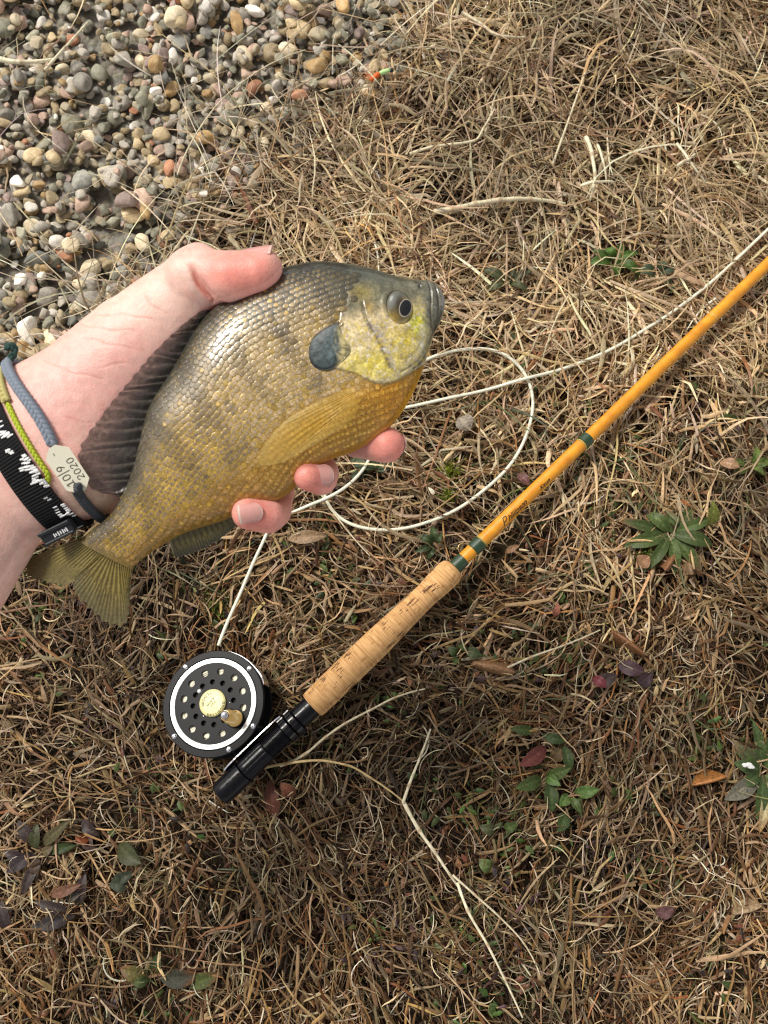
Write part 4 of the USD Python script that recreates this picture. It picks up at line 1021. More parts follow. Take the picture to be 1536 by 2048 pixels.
dead((540, 1560), (552, 1640), 28, (.16, .055, .035), 'dark red brown leaf under the bent stalk', 5, zb=.012)
dead((590, 1590), (560, 1565), 26, (.22, .08, .04), 'small red brown leaf beside the dark red one', 6)
dead((575, 1078), (655, 1072), 28, (.34, .22, .12), 'brown strap of dead leaf below the middle finger', 7)
dead((1108, 1232), (1116, 1205), 14, (.40, .15, .10), 'little coral red leaf below the thread wraps', 8)
dead((1190, 1365), (1235, 1350), 26, PUR, 'purple leaf in the dark patch right of the grip', 9)
dead((1235, 1330), (1290, 1345), 30, (.09, .05, .06), 'largest purple leaf in the dark patch right of the grip', 10)
dead((1185, 1355), (1215, 1375), 22, (.22, .05, .06), 'crimson leaf beside the purple ones', 11)
dead((1275, 1370), (1305, 1345), 26, (.06, .035, .04), 'dark leaf right of the largest purple leaf', 12)
dead((1310, 1825), (1350, 1815), 24, (.14, .07, .07), 'dull purple leaf in the lower right grass', 13)
dead((1440, 925), (1480, 935), 24, (.44, .26, .15), 'pale orange leaf near the right edge under the rod', 14)
dead((100, 1790), (165, 1768), 20, (.27, .13, .08), 'reddish narrow leaf in the lower left weeds', 15)
dead((150, 1672), (172, 1690), 24, (.34, .10, .04), 'orange red curled leaf among the purplish weed', 16, curl=10.)
dead((1010, 1105), (1040, 1090), 14, (.33, .19, .10), 'tiny tan leaf under the rod lettering', 17)
dead((1275, 1130), (1300, 1112), 30, (.40, .22, .12), 'brown flake on the moss below the broad leaved weed', 18)
dead((918, 835), (940, 862), 40, (.36, .31, .24), 'greyish papery leaf inside the line loop', 19, zb=.014)
dead((1035, 948), (1060, 972), 20, (.17, .08, .07), 'small brown leaf in the loop near the rod', 20)
# white splash on the plantain
c = G(np.array(1497.), np.array(1531.), .0255)
fl_ = []
for k in range(9):
    m = trimesh.creation.icosphere(1, 1.0); d_ = rr.normal(0, 1, 3) * [.0034, .0011, .0004]
    v = np.array(m.vertices) * (1 + .7 * (meshkit.fbm(np.array(m.vertices) * 2.2 + k, 3, 4) - .5)[:, None]) * rr.uniform(.5, 1.1) * [.0026, .0016, .0008] + c + d_
    fl_.append(trimesh.Trimesh(v, m.faces, process=False))
v = cat(fl_)
p = part(None, 'bird_dropping', v, plain('chalky_white', (.60, .60, .60), .85, bump=(900, .6, .001)), 40); tag(stage.GetPrimAtPath(p), 'chalky white bird dropping on the plantain leaves', 'dropping')

# ================================================================== the hand that holds the fish
# The fish and the hand are laid out in millimetre-true local axes: x along the picture's right, y down, w towards the eye.
S = .37 / F                                           # metres per unit
HOLD_O = EYE - BACK * .37 + (500 - 768) * S * RIGHT + (1024 - 800) * S * UP
def W(p):
    p = np.asarray(p, float)
    return HOLD_O + S * ((p[..., :1] - 500) * RIGHT - (p[..., 1:2] - 800) * UP + p[..., 2:3] * BACK)

def AT(px, py, w):
    """Local x, y of a photo point that stands w nearer than the fish's middle plane."""
    return 768 + (px - 768) * (1 - w / F), 1024 + (py - 1024) * (1 - w / F)

def cone(P, a, b, ra, rb, kz=1.0):
    a = np.array(a, float); b = np.array(b, float)
    k = np.array([1, 1, 1 / kz]); q = (P - a) * k; d = (b - a) * k
    t = np.clip((q @ d) / (d @ d), 0, 1)
    return (np.linalg.norm(q - t[..., None] * d, axis=-1) - (ra + t * (rb - ra))) * (kz ** .5 if kz < 1 else 1)

def chain(P, pts, kz=1.0):
    out = None
    for (a, ra), (b, rb) in zip(pts[:-1], pts[1:]):
        d = cone(P, a, b, ra, rb, kz); out = d if out is None else np.minimum(out, d)
    return out

def smin(a, b, k):
    h = np.maximum(k - np.abs(a - b), 0) / k
    return np.minimum(a, b) - h * h * k * .25

CRE = [[(150, 645), (225, 668), (300, 672)], [(170, 680), (230, 697), (285, 708)], [(95, 720), (160, 752), (235, 765)], [(40, 750), (55, 790), (80, 820), (118, 875)], [(215, 828), (240, 822), (262, 805)], [(150, 838), (190, 850), (215, 845)],
       [(300, 585), (330, 632), (352, 640)], [(386, 505), (394, 518), (398, 530)], [(180, 640), (260, 640), (330, 655)], [(205, 745), (250, 738), (280, 728)]]

def hand_sdf(P):
    thumb = chain(P, [((393, 559, 8), 62), ((456, 562, 34), 48), ((537, 550, 44), 34)], .92)
    pad = cone(P, (474, 570, 44), (520, 564, 50), 43, 34, .9)
    thumb = smin(thumb, pad, 14)
    knuckle = cone(P, (400, 525, 6), (402, 520, 6), 33, 31)
    thumb = smin(thumb, knuckle, 14)
    thenar = chain(P, [((390, 560, 6), 61), ((262, 682, -14), 98), ((116, 832, -18), 126)], .62)
    hand = smin(thumb, thenar, 8)
    # flexion crease under the thumb's last joint
    cr = np.minimum(cone(P, (404, 566, 70), (428, 606, 52), 7.0, 11), cone(P, (396, 545, 74), (404, 566, 70), 4, 7.0))
    hand = -smin(-hand, cr, 12)
    heel = chain(P, [((225, 912, -62), 112), ((95, 895, -30), 150)], .5)
    hand = smin(hand, heel, 46)
    palm = cone(P, (250, 880, -110), (500, 760, -140), 118, 105, .35)
    hand = smin(hand, palm, 40)
    arm = chain(P, [((88, 892, -16), 152), ((-20, 985, -16), 127)], .6)
    arm = np.minimum(arm, np.minimum(cone(P, (-20, 985, -16), (-250, 1290, -20), 127, 172, .66), cone(P, (-250, 1290, -20), (-430, 1545, 5), 172, 186, .66)))
    hand = smin(hand, arm, 40)
    fi = chain(P, [((520, 690, -130), 46), ((650, 810, -120), 40), ((712, 874, -62), 37.5), ((772, 887.5, -24), 37)])
    mi = chain(P, [((490, 775, -135), 46), ((600, 890, -135), 40), ((637, 944, -74), 37), ((640, 957, -20), 33), ((616, 954, 10), 27.5)])
    ri = chain(P, [((440, 850, -135), 44), ((535, 975, -130), 39), ((538, 1024, -66), 36), ((533, 1031, -14), 36.5), ((498, 1027, 13), 32)])
    pi = chain(P, [((380, 915, -130), 38), ((430, 985, -140), 33), ((425, 1000, -95), 29), ((405, 990, -75), 26)])
    for f in (fi, mi, ri, pi): hand = smin(hand, f, 12)
    return hand

vx = 4.4
gxs, gys, gws = np.arange(-620, 830, vx), np.arange(470, 1760, vx), np.arange(-215, 185, vx)
c4 = 4                                                 # a coarse pass first; only cells near the skin are worked out in full
cxs, cys, cws = (np.append(g[::c4], g[-1] + c4 * vx) for g in (gxs, gys, gws))
coarse = hand_sdf(np.stack(np.meshgrid(cxs, cys, cws, indexing='ij'), -1))
I_, J_, K_ = np.meshgrid(np.arange(len(gxs)) / c4, np.arange(len(gys)) / c4, np.arange(len(gws)) / c4, indexing='ij')
vol = map_coordinates(coarse, [I_, J_, K_], order=1, mode='nearest').astype(np.float32)
nb = np.abs(vol) < 22
vol[nb] = hand_sdf(np.stack([gxs[0] + I_[nb] * c4 * vx, gys[0] + J_[nb] * c4 * vx, gws[0] + K_[nb] * c4 * vx], -1))

def surface_nets(vol):
    neg = vol < 0
    n = np.array(vol.shape) - 1
    cnt = np.zeros(n, np.uint8)
    for o in np.ndindex(2, 2, 2): cnt += neg[o[0]:o[0] + n[0], o[1]:o[1] + n[1], o[2]:o[2] + n[2]]
    act = np.argwhere((cnt > 0) & (cnt < 8))
    ids = np.full(n, -1, np.int64); ids[tuple(act.T)] = np.arange(len(act))
    acc = np.zeros((len(act), 3)); m = np.zeros(len(act))
    for ax in range(3):
        for o in np.ndindex(2, 2):
            a = act.copy(); others = [k for k in range(3) if k != ax]
            a[:, others[0]] += o[0]; a[:, others[1]] += o[1]
            b = a.copy(); b[:, ax] += 1
            va, vb = vol[tuple(a.T)].astype(float), vol[tuple(b.T)].astype(float)
            c = (va < 0) != (vb < 0)
            t = np.where(c, va / np.where(c, va - vb, 1), 0)
            p = a.astype(float); p[:, ax] += t
            acc[c] += p[c]; m += c
    V = acc / m[:, None]
    Fs = []
    for ax in range(3):
        o1, o2 = [k for k in range(3) if k != ax]
        sl = [slice(1, -1)] * 3; sl[ax] = slice(0, -1)
        a = neg[tuple(sl)]; sl2 = list(sl); sl2[ax] = slice(1, None)
        b = neg[tuple(sl2)]
        e = np.argwhere(a != b); flip = a[tuple(e.T)]
        e = e + 1; e[:, ax] -= 1
        q = []
        for d1, d2 in ((0, 0), (1, 0), (1, 1), (0, 1)):
            c = e.copy(); c[:, o1] -= 1 - d1; c[:, o2] -= 1 - d2; q.append(ids[tuple(c.T)])
        q = np.stack(q, 1)
        if ax == 1: flip = ~flip
        q = np.where(flip[:, None], q, q[:, ::-1])
        Fs.append(q)
    q = np.vstack(Fs); q = q[(q >= 0).all(1)]
    return V, np.vstack([q[:, [0, 1, 2]], q[:, [0, 2, 3]]])

HV, HF = surface_nets(vol)
HV = HV * vx + [gxs[0], gys[0], gws[0]]
hm = trimesh.Trimesh(HV, HF, process=False)
trimesh.smoothing.filter_taubin(hm, .5, .53, 6)
hm = hm.subdivide()
HV, HF = np.array(hm.vertices), np.array(hm.faces)
# height map of the side that faces the eye
inside = vol < 0
any_ = inside.any(2)
top = inside.shape[2] - 1 - np.argmax(inside[:, :, ::-1], axis=2)
ii, jj = np.meshgrid(np.arange(len(gxs)), np.arange(len(gys)), indexing='ij')
t1 = np.minimum(top + 1, len(gws) - 1)
va, vb = vol[ii, jj, top], vol[ii, jj, t1]
HMAP = np.where(any_, gws[top] + vx * np.clip(va / (va - vb + 1e-9), 0, 1), -200.0)
def hand_h(x, y):
    x, y = np.broadcast_arrays(np.asarray(x, float), np.asarray(y, float))
    return map_coordinates(HMAP, [(x.ravel() - gxs[0]) / vx, (y.ravel() - gys[0]) / vx], order=1, mode='nearest').reshape(x.shape if x.ndim else (1,))[... if x.ndim else 0]

def seg_d(P, a, b):
    a, b = np.asarray(a, float), np.asarray(b, float); d = b - a
    t = np.clip(((P - a) @ d) / (d @ d), 0, 1)
    return np.linalg.norm(P - a - t[:, None] * d, axis=1)
def poly_d(P, pl): return np.min([seg_d(P, pl[k], pl[k + 1]) for k in range(len(pl) - 1)], axis=0)
def blob(P, c, r): return np.exp(-(np.linalg.norm((P - np.asarray(c)[:P.shape[1]]) / np.asarray(r), axis=1)) ** 2)

nrm = trimesh.Trimesh(HV, HF, process=False).vertex_normals
front = nrm[:, 2] > .1
dep = np.zeros(len(HV)); dark = np.zeros(len(HV))
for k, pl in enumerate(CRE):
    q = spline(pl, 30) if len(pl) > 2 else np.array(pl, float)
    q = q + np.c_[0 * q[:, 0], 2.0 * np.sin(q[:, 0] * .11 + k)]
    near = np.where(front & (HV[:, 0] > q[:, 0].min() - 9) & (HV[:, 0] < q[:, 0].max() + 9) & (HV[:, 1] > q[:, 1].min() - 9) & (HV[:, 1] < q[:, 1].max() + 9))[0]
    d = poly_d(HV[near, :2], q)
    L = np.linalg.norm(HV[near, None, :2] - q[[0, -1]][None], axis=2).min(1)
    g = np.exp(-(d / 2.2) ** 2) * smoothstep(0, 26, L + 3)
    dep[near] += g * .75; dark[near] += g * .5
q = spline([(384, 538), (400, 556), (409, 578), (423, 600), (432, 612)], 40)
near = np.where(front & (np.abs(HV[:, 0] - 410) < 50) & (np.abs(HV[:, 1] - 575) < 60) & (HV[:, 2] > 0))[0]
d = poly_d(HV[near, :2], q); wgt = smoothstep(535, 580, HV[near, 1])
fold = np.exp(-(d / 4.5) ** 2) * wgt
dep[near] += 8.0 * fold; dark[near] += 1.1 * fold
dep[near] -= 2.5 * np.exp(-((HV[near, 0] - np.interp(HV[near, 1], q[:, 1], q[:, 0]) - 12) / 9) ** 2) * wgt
dep += 1.1 * (meshkit.fbm(HV / 34, 3, 3) - .5) * 2
fine = meshkit.noise(np.stack([(HV[:, 0] * .5 - HV[:, 1] * .87) / 9.0, (HV[:, 0] * .87 + HV[:, 1] * .5) / 34.0, HV[:, 2] / 30], -1), 8)
ridge = smoothstep(.55, .9, fine) * front
HV = HV - nrm * (dep * 1.0 + ridge * .35)[:, None]
skin = np.repeat([(.68, .435, .37)], len(HV), 0)
skin = lerp(skin, (.68, .50, .415), blob(HV[:, :2], (290, 600), (150, 90)))
skin = lerp(skin, (.62, .36, .315), .8 * blob(HV[:, :2], (250, 760), (120, 80)))
skin = lerp(skin, (.60, .33, .29), .55 * blob(HV[:, :2], (140, 830), (80, 70)))
skin = lerp(skin, (.68, .265, .215), .95 * np.clip(blob(HV[:, :2], (492, 562), (74, 46)) * 1.45, 0, 1) * smoothstep(398, 425, HV[:, 0]))
skin = lerp(skin, (.66, .47, .40), .7 * blob(HV[:, :2], (480, 500), (90, 14)))
skin = lerp(skin, (.56, .40, .33), .6 * blob(HV[:, :2], (40, 1120), (120, 110)))
skin = lerp(skin, (.58, .42, .28), .8 * blob(HV[:, :2], (200, 1000), (60, 40)))
for c, r in (((775, 885), (48, 44)), ((622, 955), (46, 44)), ((512, 1030), (58, 46))):
    skin = lerp(skin, (.66, .245, .20), .95 * np.clip(1.35 * blob(HV[:, :2], c, r), 0, 1))
skin = lerp(skin, (.5, .2, .15), np.clip(dark * .55, 0, .6))  # crease shadows painted into the skin colour, with some redness
skin = skin * np.array([1.13, 1.06, 1.07]) * (1 + .14 * (meshkit.fbm(HV / 60, 3, 30) - .5))[:, None]
mott = meshkit.fbm(HV / 22, 3, 44)
skin = lerp(skin, skin * [1.03, .86, .85], .5 * smoothstep(.5, .75, mott))
person = thing('person', W((60, 900, -20)), 'bare left hand and wrist with light skin, gripping the bluegill from behind', 'person')
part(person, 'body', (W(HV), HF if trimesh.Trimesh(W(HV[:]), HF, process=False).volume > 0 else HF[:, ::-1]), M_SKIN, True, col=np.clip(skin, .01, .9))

def nail(c, ax, nrm_, ln, wd, drop=0, lift=1.2, free=1.0):
    """A fingernail: c its middle, ax from base to free edge, nrm_ outward."""
    ax = np.array(ax, float); ax /= np.linalg.norm(ax); nn = np.array(nrm_, float); nn -= ax * (nn @ ax); nn /= np.linalg.norm(nn); b = np.cross(nn, ax)
    u, v = np.meshgrid(np.linspace(0, 1, 22), np.linspace(-1, 1, 19), indexing='ij')
    half = wd / 2 * np.where(u < .35, np.sqrt(np.maximum(0, 1 - ((.35 - u) / .36) ** 2)) , 1) * (1 - .06 * u)
    a = v * half
    r = wd * .62
    z = np.sqrt(np.maximum(r * r - a * a, 0)) - r - (u - .5) ** 2 * ln * .10 - 1.2 * smoothstep(.18, 0, u) + lift
    end = (u - .5) * ln + .08 * ln * (1 - v ** 2) * smoothstep(.7, 1, u)
    P = np.array(c, float) + end[..., None] * ax + a[..., None] * b + z[..., None] * nn
    Q = P - nn * 1.6
    f = grid_faces(22, 19); n = 22 * 19
    edge = []
    border = [(0, j) for j in range(19)] + [(i, 18) for i in range(1, 22)] + [(21, j) for j in range(17, -1, -1)] + [(i, 0) for i in range(20, 0, -1)]
    bi = np.array([i * 19 + j for i, j in border]); b2 = np.roll(bi, -1)
    f = np.vstack([f, f[:, ::-1] + n, np.c_[bi, b2, b2 + n], np.c_[bi, b2 + n, bi + n]])
    c_ = np.repeat([(.66, .33, .29)], n, 0)
    c_ = lerp(c_, (.70, .45, .40), .8 * smoothstep(.22, .05, u.ravel()))
    c_ = lerp(c_, (.80, .68, .58), free * smoothstep(.925, .96, u.ravel() + .01 * (1 - v.ravel() ** 2)))
    V = W(np.vstack([P.reshape(-1, 3), Q.reshape(-1, 3)]))
    part(person, 'fingernail', (V, f), M_NAIL, True, col=np.vstack([c_, c_]))
nail((648, 953, 15), (-1, .12, .50), (.38, .02, .9), 44, 48, lift=4.0)
nail((510, 1025.5, 43.5), (-1, .16, .42), (.18, -.05, 1), 46, 40, lift=2.4)
nail((518, 514, 54), (1, -.13, .10), (-.05, -1, .62), 62, 46, lift=.9, free=.35)
nail((802, 886, -40), (.80, .12, .9), (.9, .1, -.75), 30, 44, lift=1.2)

# ================================================================== the bluegill
PT = np.array([(889, 601), (885, 585), (873, 569), (856, 561), (830, 559.5), (800, 555), (765, 544), (730, 534), (690, 527), (640, 523), (590, 530), (530, 548), (475, 577), (425, 617), (385, 668), (355, 722), (325, 770), (300, 812), (285, 860), (274, 910), (260, 955), (240, 1000), (215, 1034), (185, 1060), (156, 1080)], float)
PB = np.array([(889, 609), (887, 625), (879, 648), (869, 668), (862, 690), (853, 718), (843, 748), (830, 778), (812, 812), (786, 847), (750, 877), (710, 902), (665, 918), (622, 942), (590, 975), (558, 999), (520, 1008), (485, 1022), (450, 1040), (412, 1052), (375, 1064), (340, 1081), (308, 1101), (284, 1119), (263, 1138)], float)
kk = np.arange(25.0)
fT, fB = CubicSpline(kk, PT), CubicSpline(kk, PB)
fH = PchipInterpolator([0, 1, 2, 3, 5, 7, 10, 13, 16, 18, 20, 22, 24], [5, 13, 21, 28, 42, 54, 64, 66, 60, 52, 40, 27, 13])
HEADP = sg.Polygon([(705, 500), (697, 560), (690, 620), (680, 660), (670, 700), (672, 748), (690, 752), (712, 757), (742, 772), (766, 777), (791, 770), (818, 754), (838, 738), (862, 722), (950, 690), (950, 500)])
def sd_poly(poly, x, y):
    p = shapely.points(x, y); d = shapely.distance(p, poly.exterior); return np.where(shapely.contains(poly, p), d, -d)

GILL = spline([(690, 628), (683, 655), (674, 700), (676, 745), (690, 752), (712, 757), (742, 772), (766, 777), (791, 770), (818, 754), (838, 738), (856, 716)], 60)
PREOP = spline([(727, 598), (729, 625), (735, 655), (753, 686), (768, 715), (780, 745)], 40)
MAXL = spline([(853, 565), (859, 585), (860, 620), (861, 650), (866, 672)], 30)
LIP = spline([(864, 562), (872, 585), (876, 612), (875, 640), (868, 664)], 30)
JAW = spline([(884, 618), (878, 640), (868, 662), (858, 690), (845, 722), (826, 742)], 40)
JAW2 = spline([(862, 672), (850, 700), (838, 722), (822, 738), (800, 752)], 40)
SUBO = spline([(764, 700), (784, 722), (805, 728), (826, 716), (842, 690)], 40)
EYE_C, EYE_A, EYE_B, EYE_T = np.array([797.5, 627.5]), 27.0, 36.0, math.radians(-12)
def eye_uv(x, y):
    dx, dy = x - EYE_C[0], y - EYE_C[1]
    c, s = math.cos(EYE_T), math.sin(EYE_T)
    return (c * dx + s * dy) / EYE_A, (-s * dx + c * dy) / EYE_B

def fish_h(x, y, u, v):
    """Half thickness at a point of the flank."""
    e = np.abs(2 * v - 1)
    vm = 2 * v - 1 + .12 * (1 - (2 * v - 1) ** 2)
    h = fH(u) * np.maximum(1 - np.abs(vm) ** 2.5, 0) ** .62
    P = np.stack([x, y], -1).reshape(-1, 2); sh = x.shape
    near = ((P[:, 0] > 640)).nonzero()[0]
    add = np.zeros(len(P))
    q = P[near]
    fade = smoothstep(0, 14, shapely.distance(shapely.points(q), FISH2D.exterior))
    sdh = sd_poly(HEADP, q[:, 0], q[:, 1])
    a = 3.8 * smoothstep(-1.5, 3.5, sdh) * smoothstep(630, 668, q[:, 1]) * np.exp(-np.maximum(sdh, 0) / 60)
    dP = poly_d(q, PREOP); side = (q[:, 0] - np.interp(q[:, 1], PREOP[:, 1], PREOP[:, 0]))
    a += (4.2 * np.exp(-np.maximum(side, 0) / 22) * smoothstep(-1.5, 2.5, side) - 1.5 * np.exp(-(dP / 4) ** 2)) * smoothstep(600, 665, q[:, 1]) * smoothstep(755, 735, q[:, 1]) * (np.abs(side) < 80)
    a -= 3.0 * np.exp(-(poly_d(q, MAXL) / 2.2) ** 2) + 3.0 * np.exp(-(poly_d(q, LIP) / 2.2) ** 2) + 4.5 * np.exp(-(poly_d(q, JAW) / 2.4) ** 2) + 2.2 * np.exp(-(poly_d(q, JAW2) / 2.2) ** 2) + 1.2 * np.exp(-(poly_d(q, SUBO) / 3) ** 2)
    eu, ev = eye_uv(q[:, 0], q[:, 1]); er = np.hypot(eu, ev)
    a += 1.8 * np.exp(-((er - 1.12) / .2) ** 2) - 12 * smoothstep(.98, .76, er)
    a -= 3.0 * blob(q, (833, 571), (4, 2.5)) + 3.0 * blob(q, (838, 581), (3, 3.5))
    a += 5.0 * blob(q, (730, 810), (26, 22))
    a += 2.0 * (meshkit.fbm(np.c_[q / 26, 0 * q[:, 0]], 3, 12) - .5) * smoothstep(0, 12, sdh)
    add[near] = a * fade
    return h + add.reshape(sh)

FISH2D = sg.Polygon(np.vstack([fT(np.linspace(0, 24, 200)), fB(np.linspace(24, 0, 200))])).buffer(0)
NU, NVv = 620, 300
uu_, vv_ = np.meshgrid(24 * np.linspace(0, 1, NU) ** 1.0, (1 - np.cos(np.linspace(0, np.pi, NVv))) / 2 * .6 + np.linspace(0, 1, NVv) * .4, indexing='ij')
def flank(u, v):
    a, b = fT(u), fB(u)
    return a + (b - a) * v[..., None]
XY = flank(uu_, vv_)
Hh = fish_h(XY[..., 0], XY[..., 1], uu_, vv_)
hI = None
FP = np.dstack([XY, Hh])

def fish_col(x, y, u, v):
    """The fish's pigments, plus dark lines painted along the head grooves."""
    P = np.stack([x.ravel(), y.ravel()], -1); u, v = u.ravel(), v.ravel()
    vs = np.array([0, .08, .22, .4, .6, .78, .92, 1.0])
    body = np.array([(.035, .038, .032), (.05, .052, .04), (.115, .105, .075), (.24, .20, .15), (.36, .28, .15), (.42, .26, .055), (.48, .25, .03), (.42, .2, .03)])
    tail = np.array([(.06, .055, .04), (.13, .115, .085), (.15, .125, .09), (.19, .15, .10), (.25, .18, .08), (.28, .18, .05), (.30, .19, .04), (.22, .13, .03)])
    cb = np.stack([np.interp(v, vs, body[:, k]) for k in range(3)], -1); ct = np.stack([np.interp(v, vs, tail[:, k]) for k in range(3)], -1)
    c = lerp(cb, ct, smoothstep(11, 19, u))
    c = lerp(c, (.20, .13, .03), .7 * smoothstep(22.3, 24, u))
    # head
    sdp = sd_poly(HEADP, P[:, 0], P[:, 1]); soft = smoothstep(690, 630, P[:, 1]); jit = 14 * soft * (meshkit.noise(np.c_[P / 9, 0 * u], 99) - .5)
    hd = np.clip((sdp + jit + 2 + 14 * soft) / (5 + 34 * soft), 0, 1); hd = hd * hd * (3 - 2 * hd)
    hy = P[:, 1] + .25 * (P[:, 0] - 780)
    hcol = lerp(np.repeat([(.075, .08, .062)], len(P), 0), (.15, .145, .095), smoothstep(545, 600, hy))
    hcol = lerp(hcol, (.60, .48, .27), smoothstep(606, 650, hy) * smoothstep(866, 836, P[:, 0]))
    hcol = lerp(hcol, (.74, .62, .12), .85 * np.clip(1.2 * blob(P, (748, 738), (60, 28)), 0, 1))
    hcol = lerp(hcol, (.68, .56, .32), .7 * blob(P, (715, 690), (36, 34)))
    hcol = lerp(hcol, (.28, .21, .045), .7 * blob(P, (722, 600), (26, 18)))
    hcol = lerp(hcol, (.42, .27, .05), .6 * blob(P, (738, 632), (10, 14)))
    hcol = lerp(hcol, (.60, .58, .03), .95 * np.clip(1.4 * blob(P, (833, 658), (15, 22)), 0, 1))
    hcol = lerp(hcol, (.66, .53, .06), .8 * blob(P, (812, 692), (30, 22)))
    hcol = lerp(hcol, (.50, .48, .36), .75 * np.clip(1.2 * blob(P, (846, 690), (13, 28)), 0, 1))
    hcol = lerp(hcol, (.16, .16, .125), .85 * smoothstep(838, 856, P[:, 0]) * smoothstep(668, 648, P[:, 1]))
    hcol = lerp(hcol, (.46, .43, .27), .8 * np.exp(-(poly_d(P, JAW2 + [0, 10]) / 9) ** 2))
    hcol = lerp(hcol, (.09, .07, .045), .9 * np.exp(-(poly_d(P, PREOP) / 3.6) ** 2) * smoothstep(600, 640, P[:, 1]))
    hcol = lerp(hcol, (.36, .33, .36), .6 * np.exp(-(poly_d(P, PREOP + [7, 0]) / 5.0) ** 2) * smoothstep(640, 690, P[:, 1]))
    for ln, dk in ((MAXL, .7), (LIP, .6), (JAW, .8), (JAW2, .45)):
        hcol = lerp(hcol, (.05, .045, .03), dk * np.exp(-(poly_d(P, ln) / 1.8) ** 2))
    hcol = lerp(hcol, (.34, .33, .34), .7 * np.exp(-(poly_d(P, [(884, 585), (888, 604), (884, 622)]) / 4) ** 2))
    hcol = lerp(hcol, (.03, .028, .03), .9 * np.clip(blob(P, (833, 571), (6, 3)) + blob(P, (838, 581), (4, 5)), 0, 1))
    f = meshkit.fbm(np.c_[P / 9.0, 0 * u], 4, 77)
    f2 = meshkit.noise(np.c_[P / 4.2, 0 * u], 78)
    hcol = hcol * (.45 + 1.2 * f)[:, None]
    lightz = smoothstep(610, 660, hy)
    hcol = lerp(hcol, (.78, .70, .58), .65 * lightz * smoothstep(.62, .85, f2) * smoothstep(868, 840, P[:, 0]))
    hcol = lerp(hcol, (.62, .47, .03), .6 * lightz * smoothstep(.58, .8, meshkit.noise(np.c_[P / 5.2, 0 * u], 80)) * smoothstep(868, 840, P[:, 0]))
    edge = np.exp(-(poly_d(P, GILL) / 2.4) ** 2)
    c = lerp(c, hcol, hd)
    c = lerp(c, (.14, .09, .05), .8 * edge * (1 - hd) * (u < 13))
    c = lerp(c, (.30, .16, .20), .6 * blob(P, (697, 772), (22, 9)) * (1 - hd))
    c = lerp(c, (.62, .30, .02), .95 * np.clip(1.3 * blob(P, (812, 800), (40, 40)), 0, 1) * (1 - hd))
    c = lerp(c, (.55, .26, .012), .85 * blob(P, (718, 808), (14, 22)) * (1 - hd))
    return c

fcol = fish_col(XY[..., 0], XY[..., 1], uu_, vv_)
fish = thing('bluegill', W((480, 810, 0)), 'bluegill sunfish with gold scales, yellow belly and dark ear flap, held sideways in the hand', 'fish')
bu, bv = np.meshgrid(np.linspace(0, 24, 160), (1 - np.cos(np.linspace(0, np.pi, 60))) / 2, indexing='ij')
BXY = flank(bu, bv); Bh = fH(bu) * np.maximum(1 - np.abs(2 * bv - 1) ** 2.5, 0) ** .62
bcol = fish_col(BXY[..., 0], BXY[..., 1], bu, bv)
nF = NU * NVv
Vf = np.vstack([FP.reshape(-1, 3), np.dstack([BXY, -Bh]).reshape(-1, 3)])
Ff = np.vstack([grid_faces(NU, NVv), grid_faces(160, 60)[:, ::-1] + nF])
WV = W(Vf)
fnz = np.cross(WV[Ff[:, 1]] - WV[Ff[:, 0]], WV[Ff[:, 2]] - WV[Ff[:, 0]])[:len(grid_faces(NU, NVv))] @ BACK
if np.median(fnz) < 0: Ff = Ff[:, ::-1]
FISH_FLIP = np.median(fnz) < 0
part(fish, 'body', (WV, Ff), M_FISH, True, col=np.clip(np.vstack([fcol, bcol]), .004, .9))

# scales: overlapping plates on the flank, from the gill cover to the tail
uq = np.linspace(0, 24, 1200)
mid = flank(uq, np.full(1200, .5)); arc = np.r_[0, np.cumsum(np.linalg.norm(np.diff(mid, axis=0), axis=1))]
chord = np.linalg.norm(fB(uq) - fT(uq), axis=1)
srng = np.random.default_rng(4)
cols_, rows_ = [], []
PITU, PITV = 10.2, 11.6
for i in range(int(arc[-1] / PITU) + 1):
    for j in range(-24, 25):
        a_ = (i + .5 * (j % 2)) * PITU + srng.normal(0, .8)
        if a_ > arc[-1]: continue
        u_ = np.interp(a_, arc, uq); ch = np.interp(u_, uq, chord)
        v_ = .47 + (j * PITV + srng.normal(0, .8)) / ch
        if .035 < v_ < .97: cols_.append(u_); rows_.append(v_)
su, sv = np.array(cols_), np.array(rows_)
sxy = flank(su, sv)
keep = (sd_poly(HEADP, sxy[:, 0], sxy[:, 1]) < -3 + 26 * smoothstep(680, 620, sxy[:, 1]) * srng.random(len(su))) & (su > 5.5) & (su < 23.6)
su, sv, sxy = su[keep], sv[keep], sxy[keep]
du = 1e-2
def fpos(u, v):
    p = flank(u, v); return np.c_[p, fish_h(p[:, 0], p[:, 1], u, v)]
C0 = fpos(su, sv)
Tu = fpos(np.minimum(su + .12, 24), sv) - C0; Tv = fpos(su, np.minimum(sv + .006, 1)) - C0
Tu[:, 2] = np.clip(Tu[:, 2] / np.linalg.norm(Tu[:, :2], axis=1), -1, 1) * np.linalg.norm(Tu[:, :2], axis=1)
Tu /= np.linalg.norm(Tu, axis=1, keepdims=True)
Tv -= Tu * (Tv * Tu).sum(1, keepdims=True); Tv /= np.linalg.norm(Tv, axis=1, keepdims=True)
Nn = np.cross(Tu, Tv); Nn *= np.sign(Nn[:, 2:3])
K = 8
rad_ = np.array([0, .3, .52, .7, .84, .94, 1.0]); ang_ = np.arange(16) * 2 * np.pi / 16
ru, ra = np.meshgrid(rad_[1:], ang_, indexing='ij')
la = np.r_[0, (ru * np.cos(ra)).ravel()]; lb = np.r_[0, (ru * np.sin(ra)).ravel()]; lr = np.r_[0, ru.ravel()]
nf = len(la)
sf = [(0, 1 + k, 1 + (k + 1) % 16) for k in range(16)]
